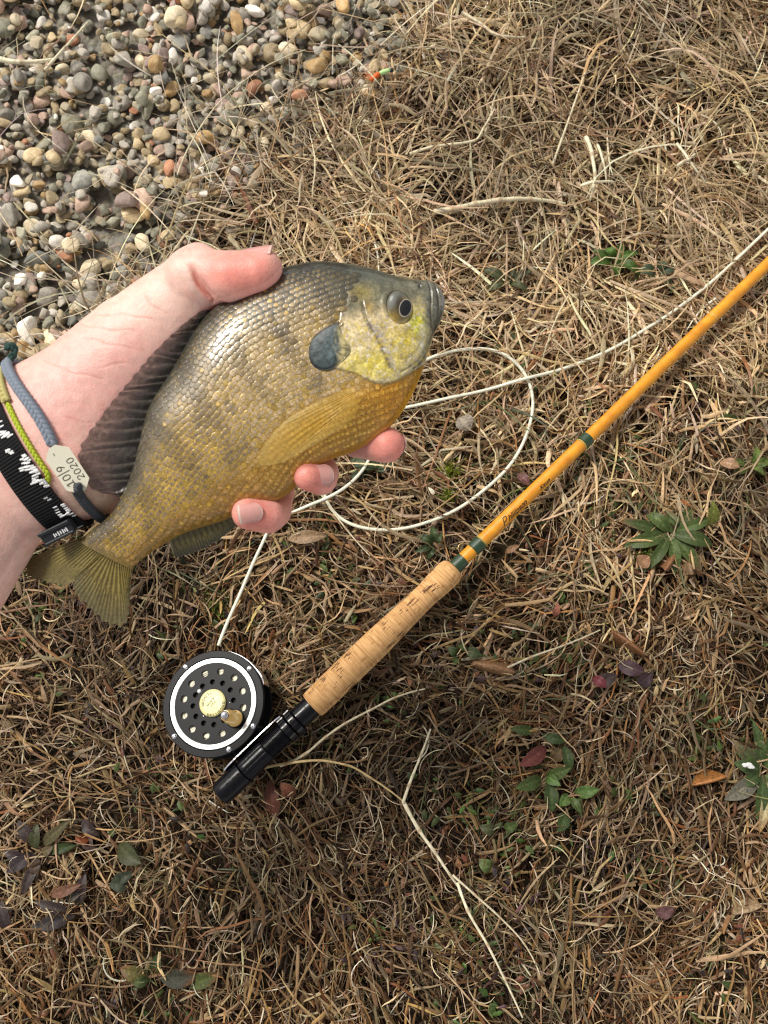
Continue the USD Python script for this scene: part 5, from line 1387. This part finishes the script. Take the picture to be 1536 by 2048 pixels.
g_ = grid_faces(6, 16, True) + 1
sf = np.vstack([np.array(sf), g_])
ca_ = (la[sf[:, 1]] - la[sf[:, 0]]) * (lb[sf[:, 2]] - lb[sf[:, 0]]) - (lb[sf[:, 1]] - lb[sf[:, 0]]) * (la[sf[:, 2]] - la[sf[:, 0]])
sf = np.where((ca_ < 0)[:, None], sf[:, ::-1], sf)
size = srng.lognormal(0, .07, len(su)) * np.interp(su, [6, 9, 14, 20, 23.6], [.9, 1.0, 1.0, .92, .72]) * np.where(sv > .9, .82, 1) * np.where(sv < .12, .85, 1)
A = la[None] * 9.0 * size[:, None] + .0; B = lb[None] * 7.4 * size[:, None]
lift = .3 + (.030 + .014 * srng.normal(size=(len(su), 1))) * (A + 9) + srng.normal(0, .06, (len(su), 1)) + .022 * srng.normal(size=(len(su), 1)) * B
Z = lift - .006 * B ** 2 + .10 * (1 - lr[None] ** 2) - .25 * smoothstep(.9, 1.0, lr)[None]
P = C0[:, None] + A[..., None] * Tu[:, None] + B[..., None] * Tv[:, None] + Z[..., None] * Nn[:, None]
# pigments: a light centre towards the free edge, a darker rim
edge_t = smoothstep(.58, .98, np.abs(A / size[:, None] - 3.4) / 6.2 + np.abs(B / size[:, None]) / 6.6)
base_c = fish_col(sxy[:, 0], sxy[:, 1], su, sv)
r1, r2, r3 = srng.random(len(su)), srng.random(len(su)), srng.random(len(su))
up = smoothstep(.42, .22, sv); low = smoothstep(.66, .84, sv); tl = smoothstep(12, 17, su)
spots = smoothstep(.25, .6, meshkit.fbm(np.c_[sxy / 60, 0 * su], 2, 5) + .35 * (r1 - .5))
cen = np.repeat([(.54, .44, .34)], len(su), 0); rim = np.repeat([(.42, .30, .085)], len(su), 0)
cen = lerp(cen, (.46, .34, .15), up); rim = lerp(rim, (.06, .062, .052), up)
cen = lerp(cen, (.78, .52, .11), low); rim = lerp(rim, (.40, .19, .015), low)
cen_t = lerp(np.repeat([(.27, .20, .165)], len(su), 0), (.20, .175, .155), smoothstep(.5, .1, sv)); rim_t = lerp(np.repeat([(.50, .34, .05)], len(su), 0), (.22, .17, .08), smoothstep(.45, .1, sv))
cen_t = lerp(cen_t, (.46, .29, .12), low); rim_t = lerp(rim_t, (.34, .19, .03), low)
cen, rim = lerp(cen, cen_t, tl), lerp(rim, rim_t, tl)
gold = (r2 < .10 + .12 * up)
cen = np.where(gold[:, None], lerp(cen, (.60, .40, .05), .35 + .5 * r3), cen)
darkp = smoothstep(.58, .72, meshkit.fbm(np.c_[sxy / 34, 0 * su], 3, 15)) * (1 - low)
cen = lerp(cen, (.11, .095, .10), .6 * darkp); rim = lerp(rim, (.10, .085, .06), .4 * darkp)
nape = np.clip(smoothstep(620, 690, sxy[:, 0]) * smoothstep(660, 600, sxy[:, 1]), 0, 1)
cen = lerp(cen, (.085, .085, .06), .8 * nape); rim = lerp(rim, (.06, .062, .046), .8 * nape)
cen = lerp(cen, (.05, .052, .042), .85 * smoothstep(.13, .05, sv) * (1 - tl)); rim = lerp(rim, (.04, .042, .034), .9 * smoothstep(.16, .05, sv) * (1 - tl))
strip = smoothstep(.03, .06, sv) * smoothstep(.22, .13, sv) * smoothstep(14.5, 16, su) * smoothstep(21.5, 20, su)
cen = lerp(cen, (.25, .23, .19), .75 * strip); rim = lerp(rim, (.17, .155, .12), .75 * strip)
chest = np.clip(1.3 * blob(sxy, (800, 815), (55, 50)), 0, 1); cen = lerp(cen, (.66, .33, .03), .85 * chest); rim = lerp(rim, (.50, .22, .012), .85 * chest)
bars = .5 + .5 * np.cos(sxy @ np.array([.80, -.55]) / 15.5 + 1.5 * meshkit.fbm(np.c_[sxy / 70, 0 * su], 2, 91))
barw = (smoothstep(.55, .95, bars) * smoothstep(.75, .45, sv) * .35)[:, None]
cen = cen * (1 - barw); rim = rim * (1 - barw)
deep = np.interp(sv, [0, .15, .35, .6, 1], [.62, .66, .78, .92, 1.0])[:, None] * np.array([.95, .90, .80])
cen = cen * deep * (.75 + .5 * r1)[:, None]; rim = rim * deep * (.8 + .4 * r2)[:, None]
avg = .6 * cen + .4 * rim; cen, rim = lerp(cen, avg, .35), lerp(rim, avg, .25)
cc = cen[:, None] * (1 - edge_t[..., None]) + rim[:, None] * edge_t[..., None]
# thin bright outermost lip of some scales
Fs_ = (sf[None] + (np.arange(len(su)) * nf)[:, None, None]).reshape(-1, 3)
SV = W(P.reshape(-1, 3))
fz = (np.cross(SV[Fs_[:, 1]] - SV[Fs_[:, 0]], SV[Fs_[:, 2]] - SV[Fs_[:, 0]]) @ BACK)
if np.median(fz) < 0: Fs_ = Fs_[:, ::-1]
part(fish, 'scales', (SV, Fs_), M_SCALE, True, col=np.clip(cc.reshape(-1, 3), .004, .9), kind='stuff')

# eye
def surf_h(x, y):
    """Flank height near the eye, without the socket."""
    return 50.0
eu, ea = np.meshgrid(np.linspace(0, 1, 40), np.linspace(0, 2 * np.pi, 72, endpoint=False), indexing='ij')
ex, ey = eu * np.cos(ea), eu * np.sin(ea)
c_, s_ = math.cos(EYE_T), math.sin(EYE_T)
EX = EYE_C[0] + c_ * ex * EYE_A - s_ * ey * EYE_B; EY = EYE_C[1] + s_ * ex * EYE_A + c_ * ey * EYE_B
d2 = np.abs(uq[:, None] * 0 + np.linalg.norm(flank(uq, np.full(1200, .40)) - EYE_C, axis=1)[:, None]).ravel(); ue = uq[np.argmin(d2)]
eh = float(fH(ue)) * .90
EZ = eh + 1.5 + 10.5 * np.sqrt(np.maximum(1 - eu ** 2, 0)) - 7.0 * smoothstep(.86, 1.0, eu)
Pe = np.stack([EX, EY, EZ], -1).reshape(-1, 3)
PC, PA, PB_, PTt = np.array([809.5, 630]), 10.8, 16.2, math.radians(16)
dx, dy = Pe[:, 0] - PC[0], Pe[:, 1] - PC[1]
pr_ = np.hypot((math.cos(PTt) * dx + math.sin(PTt) * dy) / PA, (-math.sin(PTt) * dx + math.cos(PTt) * dy) / PB_)
ec = np.repeat([(.10, .085, .045)], len(Pe), 0)
ec = lerp(ec, (.15, .16, .145), smoothstep(8, -10, (Pe[:, 0] - EYE_C[0]) * .8 + (Pe[:, 1] - EYE_C[1] + 8)))
ec = lerp(ec, (.26, .17, .035), .8 * blob(Pe[:, :2], (786, 648), (12, 12)))
ec = lerp(ec, (.035, .026, .016), .9 * np.clip(1.3 * blob(Pe[:, :2], (800, 622), (12, 17)), 0, 1))
ec = lerp(ec, (.20, .15, .06), .6 * blob(Pe[:, :2], (811, 611), (8, 4)))
ec = lerp(ec, (.22, .17, .08), .7 * smoothstep(.86, 1, eu.ravel()) * (ey.ravel() > -.2))
rim_c = fish_col(Pe[:, 0], Pe[:, 1], np.full(len(Pe), 5.0), np.full(len(Pe), .4))
ec = lerp(ec, rim_c * .6, .85 * smoothstep(.66, .92, eu.ravel()))
ec = ec * (.8 + .4 * meshkit.fbm(np.c_[Pe[:, :2] / 5, 0 * Pe[:, 0]], 3, 3))[:, None]
fe = grid_faces(40, 72, True)
ev_ = W(Pe); fzz = np.median(np.cross(ev_[fe[:, 1]] - ev_[fe[:, 0]], ev_[fe[:, 2]] - ev_[fe[:, 0]]) @ BACK)
eyep = part(fish, 'eye', (ev_, fe if fzz > 0 else fe[:, ::-1]), M_EYE, True, col=np.clip(ec, .004, .9))
def eye_disc(k0, k1, lift, colr, name, m):
    t, a = np.meshgrid(np.linspace(k0, k1, 10), np.linspace(0, 2 * np.pi, 48, endpoint=False), indexing='ij')
    lx, ly = t * PA * np.cos(a), t * PB_ * np.sin(a)
    X = PC[0] + math.cos(PTt) * lx - math.sin(PTt) * ly; Y = PC[1] + math.sin(PTt) * lx + math.cos(PTt) * ly
    iu, iv = eye_uv(X, Y); r = np.clip(np.hypot(iu, iv), 0, 1)
    Zz = eh + 1.5 + 10.5 * np.sqrt(np.maximum(1 - r ** 2, 0)) - 7.0 * smoothstep(.86, 1.0, r) + lift
    V = W(np.stack([X, Y, Zz], -1).reshape(-1, 3)); f = grid_faces(10, 48, True)
    z = np.median(np.cross(V[f[:, 1]] - V[f[:, 0]], V[f[:, 2]] - V[f[:, 0]]) @ BACK)
    part(eyep, name, (V, f if z > 0 else f[:, ::-1]), m, True)
eye_disc(.98, 1.13, .5, None, 'iris_ring', plain('silver_iris', (.46, .40, .33), .3, metal=.3, coat=.3))
eye_disc(0.0, 1.0, .6, None, 'pupil', plain('pupil_black', (.004, .004, .005), .06, coat=1.0))

# fins
def fin(name, root, tip, n_ray, base_c, ray_c, tip_c=None, thick=1.0, ridge=1.1, M=26, fray=0.0, bend=0.0, seed=0, m_=None, parent=None, label=None, forked=True):
    root, tip = np.asarray(root, float), np.asarray(tip, float)
    N = n_ray * 10
    R0 = spline(root, N); R1 = spline(tip, N) if len(tip) > 2 else np.linspace(tip[0], tip[-1], N)
    r = np.random.default_rng(seed)
    t = np.linspace(0, 1, M)
    k = np.linspace(0, n_ray, N)
    k = k + (.9 if name == 'dorsal_fin' else .15) * (meshkit.fbm(np.c_[k * .6, 0 * k, 0 * k + seed], 3, seed) - .5)
    wav = np.cos(2 * np.pi * k)
    P = R0[:, None] * (1 - t)[None, :, None] + R1[:, None] * t[None, :, None]
    L = np.linalg.norm(R1 - R0, axis=1)
    P += (fray * wav[:, None] * L[:, None] * smoothstep(.75, 1, t)[None] * .03)[..., None] * ((R1 - R0) / L[:, None])[:, None]
    P[..., 2] += bend * np.sin(np.pi * t)[None]
    split = np.cos(2 * np.pi * (k[:, None] * (1 + (t[None] > .55) * forked) + (.25 * np.sin(4 * t + 3 * np.sin(k[:, None]))) * (name == 'dorsal_fin'))) 
    z = ridge * split * (1 - .5 * t[None])
    top, bot = P.copy(), P.copy(); top[..., 2] += thick * .5 + z * .5; bot[..., 2] -= thick * .5
    c = np.repeat(np.repeat(np.array([base_c], float), N, 0)[:, None], M, 1)
    c = lerp(c, ray_c, np.clip(.5 + .5 * split, 0, 1) ** 1.5)
    if tip_c is not None: c = lerp(c, tip_c, smoothstep(.3 - .15 * (name == 'dorsal_fin'), 1, t)[None] * np.ones((N, 1)) * .8)
    c = c * (.8 + .4 * meshkit.fbm(P / 12, 3, seed))[..., None]
    f = grid_faces(N, M); n = N * M
    bi = np.r_[[i * M for i in range(N)], [(N - 1) * M + j for j in range(1, M)], [i * M + M - 1 for i in range(N - 2, -1, -1)], [j for j in range(M - 2, 0, -1)]]
    b2 = np.roll(bi, -1)
    V = W(np.vstack([top.reshape(-1, 3), bot.reshape(-1, 3)]))
    z_ = np.median(np.cross(V[f[:, 1]] - V[f[:, 0]], V[f[:, 2]] - V[f[:, 0]]) @ BACK)
    F_ = np.vstack([f, f[:, ::-1] + n, np.c_[b2, bi, bi + n], np.c_[b2, bi + n, b2 + n]])
    if z_ < 0: F_ = F_[:, ::-1]
    return part(parent or fish, name, (V, F_), m_ or M_FIN, True, col=np.clip(np.vstack([c.reshape(-1, 3)] * 2), .004, .9), label=label)

# tail: two lobes that hang back, the upper one passing under the wrist
fin('tail_fin', [(160, 1075, -2), (176, 1086, 4), (194, 1096, 4), (212, 1106, 4)], [(28, 1120, -66), (22, 1152, -66), (70, 1166, -40), (108, 1172, -24), (132, 1170, -14), (152, 1152, -6)], 13, (.15, .12, .035), (.36, .29, .10), (.20, .175, .08), seed=1, fray=1, ridge=2.2)
fin('tail_fin', [(208, 1104, 4), (226, 1114, 4), (245, 1124, 4), (266, 1132, 1)], [(153, 1152, -6), (146, 1185, -12), (172, 1218, -20), (214, 1254, -30), (236, 1254, -30), (248, 1234, -24), (256, 1190, -12), (265, 1140, 0)], 15, (.16, .12, .028), (.36, .28, .08), (.16, .14, .075), seed=2, fray=1, ridge=2.2)
fin('anal_fin', [(470, 1033, -6), (430, 1044, -6), (385, 1058, -6), (338, 1080, -4)], [(474, 1044, -10), (440, 1076, -16), (392, 1102, -22), (344, 1118, -26)], 12, (.13, .105, .035), (.20, .17, .06), (.018, .021, .022), seed=3, fray=1.2, ridge=2)
# dorsal fin lies against the palm
rt = [(424, 618), (385, 668), (357, 722), (325, 771), (301, 813), (286, 860), (275, 910), (262, 953), (243, 996)]
tp_ = [(402, 622), (345, 668), (293, 722), (255, 768), (225, 804), (184, 858), (160, 900), (176, 968), (228, 986)]
def lift_(pl, up_):
    out = []
    for x, y in pl:
        w_ = 30.0
        for _ in range(6): ax, ay = AT(x, y, w_); w_ = max(float(hand_h(ax, ay)) + up_, -60)
        out.append((ax, ay, w_))
    return out
rt3 = [(x + 3, y + 3, max(6, float(hand_h(x, y)) + 3)) for x, y in rt]
tp3 = lift_(tp_, 3.0)
N_ = 190
Rr, Tt = spline(rt3, N_), spline(tp3, N_)
tt_ = np.linspace(0, 1, 26)
Pm = Rr[:, None] * (1 - tt_)[None, :, None] + Tt[:, None] * tt_[None, :, None]
need = (hand_h(Pm[..., 0], Pm[..., 1]) + 2.5 - Pm[..., 2]).max()
fin('dorsal_fin', rt3, tp3, 21, (.040, .038, .034), (.105, .092, .078), (.34, .215, .18), seed=4, ridge=5.5, fray=.6, forked=False, m_=M_FIN3, bend=float(np.clip(need, 0, 14)))
fin('pectoral_fin', [(704, 786, 74), (712, 800, 76), (718, 816, 75), (718, 832, 71)], [(636, 818, 80), (588, 846, 82), (548, 886, 78), (530, 932, 64), (560, 932, 58), (604, 912, 60), (660, 880, 62), (704, 850, 64)], 17, (.70, .48, .08), (.28, .16, .012), (.62, .48, .16), seed=5, thick=.6, ridge=1.4, bend=3, m_=M_FIN2, forked=False)
# ear flap
fl = spline([(682, 660), (662, 668), (645, 679), (631, 692), (624, 711), (625, 731), (636, 747), (652, 752), (667, 750), (684, 738), (700, 720), (690, 690)], 120)
cx_, cy_ = 668, 708
t, k = np.meshgrid(np.linspace(0, 1, 26), np.arange(120), indexing='ij')
X = cx_ + (fl[k, 0] - cx_) * t; Y = cy_ + (fl[k, 1] - cy_) * t
Zf = 66 + 4.5 * (1 - t ** 3) + .35 * (meshkit.noise(np.stack([X / 7, Y / 7, 0 * X], -1), 6) - .5) + .03 * (X - 650)
v_ = np.stack([X, Y, Zf], -1).reshape(-1, 3)
fc_ = np.repeat([(.055, .078, .082)], len(v_), 0); tr_ = t.ravel()
fc_ = lerp(fc_, (.012, .014, .016), smoothstep(.84, .95, tr_) * (v_[:, 0] < 690)); fc_ = lerp(fc_, (.50, .42, .20), .9 * smoothstep(672, 690, v_[:, 0] + 16 * (meshkit.noise(np.c_[v_[:, :2] / 5, 0 * tr_], 31) - .5)))
aa_ = np.arctan2(v_[:, 1] - cy_, v_[:, 0] - cx_)
fc_ = lerp(fc_, (.02, .03, .03), .8 * smoothstep(.5, .75, meshkit.fbm(np.c_[aa_ * 4, tr_ * 2, tr_ * 0], 3, 9)) * smoothstep(.25, .5, tr_))
fc_ = lerp(fc_, (.12, .17, .17), .6 * smoothstep(.55, .75, meshkit.fbm(np.c_[v_[:, :2] / 9, tr_ * 0], 3, 19)) * smoothstep(.7, .4, tr_))
f_ = grid_faces(26, 120, True); Vv = W(v_); z_ = np.median(np.cross(Vv[f_[:, 1]] - Vv[f_[:, 0]], Vv[f_[:, 2]] - Vv[f_[:, 0]]) @ BACK)
if z_ < 0: f_ = f_[:, ::-1]
low_ = v_.copy(); low_[:, 2] -= 3.5; nn_ = len(v_); ring_ = 25 * 120 + np.arange(120); r2_ = np.roll(ring_, -1)
part(fish, 'ear_flap', (W(np.vstack([v_, low_])), np.vstack([f_, f_[:, ::-1] + nn_, np.c_[ring_, r2_, r2_ + nn_], np.c_[ring_, r2_ + nn_, ring_ + nn_]])), M_FLAP, True, col=np.clip(np.vstack([fc_, fc_]), .004, .9))

# ================================================================== bracelets
def wrist_loop(c, d, bulge=0.0, off=0.0, n=220, n_ax=None, shift=0.0):
    """A closed loop round the arm in the plane through c that holds d and the view direction."""
    c = np.array([c[0], c[1], -16.0]); d = np.array([d[0], d[1], 0.0]); d /= np.linalg.norm(d)
    na = np.array([d[1], -d[0], 0.0])                # towards the hand
    th = np.linspace(0, 2 * np.pi, n, endpoint=False)
    fr = np.maximum(np.sin(th), 0)
    o = c + na * shift + (bulge * fr ** 1.5)[:, None] * na
    dirs = np.cos(th)[:, None] * d + np.sin(th)[:, None] * np.array([0, 0, 1.0])
    lo, hi = np.zeros(n), np.full(n, 320.0)
    for _ in range(26):
        m = (lo + hi) / 2
        inside_ = hand_sdf(o + m[:, None] * dirs) < off
        lo = np.where(inside_, m, lo); hi = np.where(inside_, hi, m)
    return o + hi[:, None] * dirs, dirs, na

D_ = np.array([.5, .866])
def braid(path, r, strands, turns, name, parent, m, col=None, closed=True):
    p = np.asarray(path, float)
    if closed: p = np.vstack([p, p[:1]])
    q = CubicSpline(np.r_[0, np.cumsum(np.linalg.norm(np.diff(p, axis=0), axis=1))], p)
    L = q.x[-1]; n = int(L / (r * .22)); s = np.linspace(0, L, n)
    P = q(s); t = np.gradient(P, axis=0); t /= np.linalg.norm(t, axis=1, keepdims=True)
    a = np.cross(t, [0, 0, 1.0]); a /= np.linalg.norm(a, axis=1, keepdims=True) + 1e-9; b = np.cross(t, a)
    ms = []
    for k in range(strands):
        ph = 2 * np.pi * (k / strands) + s / (r * turns)
        off_ = r * .52 * (np.sin(ph)[:, None] * a + .55 * np.sin(2 * ph)[:, None] * b)
        ms.append(tube(W(P + off_), r * .52 * S, 8))
    return part(parent, name, cat(ms), m, True)

M_CORD = plain('grey_cord', (.20, .235, .29), .7, spec=.25, bump=(4000, .5, .0004))
M_CORDD = plain('dark_grey_cord', (.06, .065, .075), .75, spec=.2, bump=(4000, .5, .0004))
M_LIME = plain('lime_thread', (.42, .50, .04), .75, spec=.2, bump=(4000, .5, .0003))
M_TANT = plain('tan_thread', (.48, .42, .17), .8, spec=.2, bump=(4000, .6, .0004))
M_DKGREEN = plain('dark_green_cord', (.035, .075, .065), .75, spec=.2, bump=(4000, .6, .0004))
# grey cord with the cream tag
lp, dr, na_ = wrist_loop((98, 868), D_, bulge=26, off=9)
b1 = thing('cord_bracelet', W(lp.mean(0)), 'slate grey braided cord bracelet with cream date tag at the heel of the hand', 'bracelet')
tagc = np.array(AT(134, 935, 66)); td = np.array([.46, .888]); td /= np.linalg.norm(td)
along = (lp[:, :2] - tagc) @ td
fr_ = dr[:, 2] > -.2
gap = fr_ & (np.abs(along) < 46)
idx = np.where(~gap)[0]
st_ = np.where(np.diff(np.r_[idx[-1] - len(lp), idx]) > 1)[0]
run = np.roll(idx, -st_[0]) if len(st_) else idx
br = lp[run]
# upper run pale grey, lower run dark
sgn = (br[:, :2] - tagc) @ td
hz = float(hand_h(*tagc))
e_up, e_dn = np.array([*(tagc - td * 48), hz + 16]), np.array([*(tagc + td * 46 + [6, -2]), hz + 14])
first_up = sgn[0] < 0
if first_up: br = np.vstack([e_up, br[2:-2], e_dn])
else: br = np.vstack([e_dn, br[2:-2], e_up])
half = len(br) // 2
A_, B_ = (br[:half + 1], br[half:]) if first_up else (br[half:], br[:half + 1])
braid(A_, 11.0, 5, .75, 'cord', b1, M_CORD, closed=False)
braid(B_, 10.0, 5, .6, 'cord', b1, M_CORDD, closed=False)
def frame_at(c2, d2, lift_=8.0):
    """Local frame lying on the skin at c2, its first axis along d2."""
    c2 = np.asarray(c2, float); d2 = np.array([d2[0], d2[1]]) / np.linalg.norm(d2); n2 = np.array([d2[1], -d2[0]])
    h = lambda p: float(hand_h(p[0], p[1]))
    slope_d = np.clip((h(c2 + d2 * 25) - h(c2 - d2 * 25)) / 50, -.5, .5); slope_n = np.clip((h(c2 + n2 * 18) - h(c2 - n2 * 18)) / 36, -.4, .4)
    e1 = np.array([*d2, slope_d]); e1 /= np.linalg.norm(e1); e2 = np.array([*n2, slope_n]); e2 -= e1 * (e1 @ e2); e2 /= np.linalg.norm(e2)
    e3 = np.cross(e1, e2); e3 *= np.sign(e3[2])
    return np.array([*c2, h(c2)]) + e3 * lift_, e1, e2, e3
def on_frame(m, fr__):
    o, e1, e2, e3 = fr__
    v = np.asarray(m.vertices); mm = trimesh.Trimesh(W(o + v[:, :1] * e1 + v[:, 1:2] * e2 + v[:, 2:3] * e3), m.faces, process=False)
    return mm if mm.volume > 0 else trimesh.Trimesh(mm.vertices, mm.faces[:, ::-1], process=False)
FRT = frame_at(tagc, td, 15)
hexa = sg.Polygon([(-50, 6), (-34, 25), (34, 25), (50, 8), (49, -8), (34, -23), (-34, -23), (-49, -8)]).buffer(-2).buffer(2)
pl_ = trimesh.creation.extrude_polygon(hexa, 4.2, engine='earcut'); 
tg = part(b1, 'tag', on_frame(pl_, FRT), M_TAGP, 40)
# reading direction runs from the lower end of the tag to the upper; the first line stands nearer the wrist
def tag_text(s_, x0, y0, h):
    m = meshkit.text_mesh(s_, h, .35)
    v = np.array(m.vertices); out = np.c_[x0 - v[:, 0], y0 + 0 * v[:, 0] - v[:, 1] * 1.0, 4.15 + v[:, 2]]
    return trimesh.Trimesh(out, m.faces, process=False)
letters = [tag_text('10|9', 33, -2, 15), tag_text('2020', 30, 20, 13.5), tag_text('-', 41, 11, 12), tag_text('-', -30, 0, 12)]
part(tg, 'lettering', on_frame(cat(letters), FRT), plain('olive_print', (.05, .045, .02), .7))
# short dark green knot end that sticks out above the wrist
kp = spline([(-10, 748, 0), (16, 732, 6), (28, 716, 10), (36, 702, 14), (30, 694, 18), (24, 703, 16)], 40)
braid(kp, 7.5, 3, .9, 'knot_tail', b1, M_DKGREEN, closed=False)
# lime thread
th_ = np.linspace(0, 2 * np.pi, 220, endpoint=False)
vis_ = smoothstep(math.radians(48), math.radians(74), th_) * smoothstep(math.radians(250), math.radians(200), th_)
lp, dr, na_ = wrist_loop((74, 947), D_, off=-6 + 11 * vis_, shift=(18 + 25 * vis_)[:, None])
b2 = thing('thread_bracelet', W(lp.mean(0)), 'thin lime green plaited thread bracelet between grey cord and black band', 'bracelet')
sel = np.ones(len(lp), bool)
a_ = lp[:, 1] < 815; f2 = dr[:, 2] > 0
tanm = a_ & f2
it = np.where(tanm)[0]
rest_i = np.where(~tanm)[0]
cut_ = np.where(np.diff(rest_i) > 1)[0]
ro = np.roll(rest_i, -(cut_[0] + 1)) if len(cut_) else rest_i
braid(lp[ro], 5.6, 3, .75, 'thread', b2, M_LIME, closed=False)
if len(it) > 4: braid(lp[it], 9.5, 4, .7, 'knotted_part', b2, M_TANT, closed=False)
# black webbing band with woven white figures
b3o = (74, 947)
ed = []
for sh in np.linspace(-31, 31, 11):
    lp, dr, na_ = wrist_loop(b3o, D_, off=4.5, n=520, shift=sh); ed.append(lp)
ed = np.array(ed)                                     # (across, around, 3)
ctr = ed.mean((0, 1))
out_ = ed - ctr; out_[..., :] -= (out_ @ na_)[..., None] * na_; out_ /= np.linalg.norm(out_, axis=2, keepdims=True)
s_ar = np.r_[0, np.cumsum(np.linalg.norm(np.diff(ed[5], axis=0), axis=1))]
rib = 1.3 * np.cos(2 * np.pi * s_ar / 6.0)
outer_ = ed + out_ * (5 + rib[None, :, None] * np.where(np.abs(np.linspace(-1, 1, 11)) > .95, .2, 1)[:, None, None]); inner_ = ed - out_ * 1.0
loop_ = np.concatenate([outer_, inner_[::-1]])        # closed section
n1, n2 = loop_.shape[:2]
fb = []
for i in range(n1):
    i2 = (i + 1) % n1
    j = np.arange(n2); j2 = (j + 1) % n2
    fb += [np.c_[i * n2 + j, i * n2 + j2, i2 * n2 + j2], np.c_[i * n2 + j, i2 * n2 + j2, i2 * n2 + j]]
bm_ = trimesh.Trimesh(W(loop_.reshape(-1, 3)), np.vstack(fb), process=False)
if bm_.volume < 0: bm_ = trimesh.Trimesh(bm_.vertices, bm_.faces[:, ::-1], process=False)
b3 = thing('wristband', W(ctr), 'black ribbed woven wristband with white stitched figures and a black buckle', 'wristband')
bandp = part(b3, 'band', bm_, M_WEB, 60)
# stitches: (distance along the band from the reference, position across) read from the picture
ref = np.array([0., 853.])
def band_xy(px, py):
    """Around-index and across fraction of a picture point on the band."""
    v = np.array([px, py]) - np.array(b3o, float)
    ac = v @ na_[:2]
    j = np.argmin(np.where(dr[:, 2] > 0, np.abs((ed[5][:, :2] - np.array(b3o)) @ D_ - v @ D_), 1e9))
    return j, np.clip((ac + 31) / 62, .02, .98)
Z6 = lambda x, y: AT(x / 4.877, 700 + y / 4.877, 74)
FIG = [[(0, 740), (30, 730)], [(0, 790), (45, 770)], [(5, 830), (70, 820)], [(30, 850), (110, 840)], [(60, 870), (140, 850)], [(100, 830), (120, 870)],
       [(90, 985), (130, 1000)], [(100, 1000), (140, 1015)],
       [(250, 1030), (285, 1060)], [(235, 1070), (300, 1075)], [(245, 1105), (290, 1100)], [(215, 1150), (320, 1130)], [(225, 1170), (260, 1165)], [(270, 1165), (345, 1140)], [(310, 1185), (380, 1170)], [(330, 1155), (375, 1160)], [(330, 1215), (380, 1195)],
       [(325, 1240), (350, 1230)], [(305, 1290), (340, 1275)], [(320, 1270), (400, 1250)], [(330, 1260), (420, 1265)], [(390, 1285), (440, 1275)], [(420, 1305), (455, 1300)], [(400, 1250), (440, 1300)],
       [(400, 1425), (430, 1440)],
       [(465, 1510), (480, 1560)], [(475, 1560), (500, 1600)], [(495, 1590), (560, 1575)], [(545, 1580), (575, 1530)], [(545, 1475), (580, 1540)], [(570, 1545), (605, 1560)], [(580, 1570), (605, 1585)],
       [(515, 1705), (535, 1715)], [(540, 1745), (610, 1720)]]
sts = []
for a_, b_ in FIG:
    pa, pb = np.array(Z6(*a_)), np.array(Z6(*b_))
    n_ = max(2, int(np.linalg.norm(pb - pa) / 2.6))
    for t in np.linspace(0, 1, n_):
        j, fa = band_xy(*(pa + (pb - pa) * t))
        i0 = fa * 10; ia = int(np.clip(np.floor(i0), 0, 9)); fr0 = i0 - ia
        c3 = (outer_[ia, j] * (1 - fr0) + outer_[ia + 1, j] * fr0); o3 = out_[5, j]
        e1 = na_ * .95 + np.array([*D_, 0]) * .12; e1 /= np.linalg.norm(e1); e2 = np.cross(o3, e1)
        m = rounded_box(8.6, 3.3, 2.4, .9)
        v = np.asarray(m.vertices)
        sts.append(trimesh.Trimesh(W(c3 + o3 * .7 + v[:, :1] * e1 + v[:, 1:2] * e2 + v[:, 2:3] * o3), m.faces, process=False))
part(bandp, 'stitching', cat(sts), M_WSTITCH, 40)
# buckle at the lower edge of the wrist
fb_o = np.array([122., 1063.]); bd = np.array([.89, -.44])
hb = float(hand_h(112, 1040))
e1 = np.array([bd[0], bd[1], 0]); e2 = np.array([.42, .84, -.30]); e2 -= e1 * (e1 @ e2); e2 /= np.linalg.norm(e2); e3 = np.cross(e1, e2); e3 *= np.sign(e3[2])
FRB = (np.array([126., 1062., min(hb, 34)]) , e1, e2, e3)
bk = cat([rounded_box(66, 27, 26, 3.0)])
top_ = rounded_box(68, 8, 8, 2.5); top_.apply_translation([0, -11, 13])
bot_ = rounded_box(64, 6, 8, 2.5); bot_.apply_translation([0, 11, 12])
bkp = part(b3, 'buckle', on_frame(cat([bk, top_, bot_]), FRB), M_CLIP, 40)
sm = []
for k, (x, h_) in enumerate(((-6, 8), (-2, 5), (3, 9), (8, 7), (13, 9), (17, 6), (21, 9))):
    q = trimesh.creation.box([2.2, h_, .6]); q.apply_translation([x, 2, 13.2]); sm.append(q)
part(bkp, 'printed_mark', on_frame(cat(sm), FRB), M_WSTITCH)
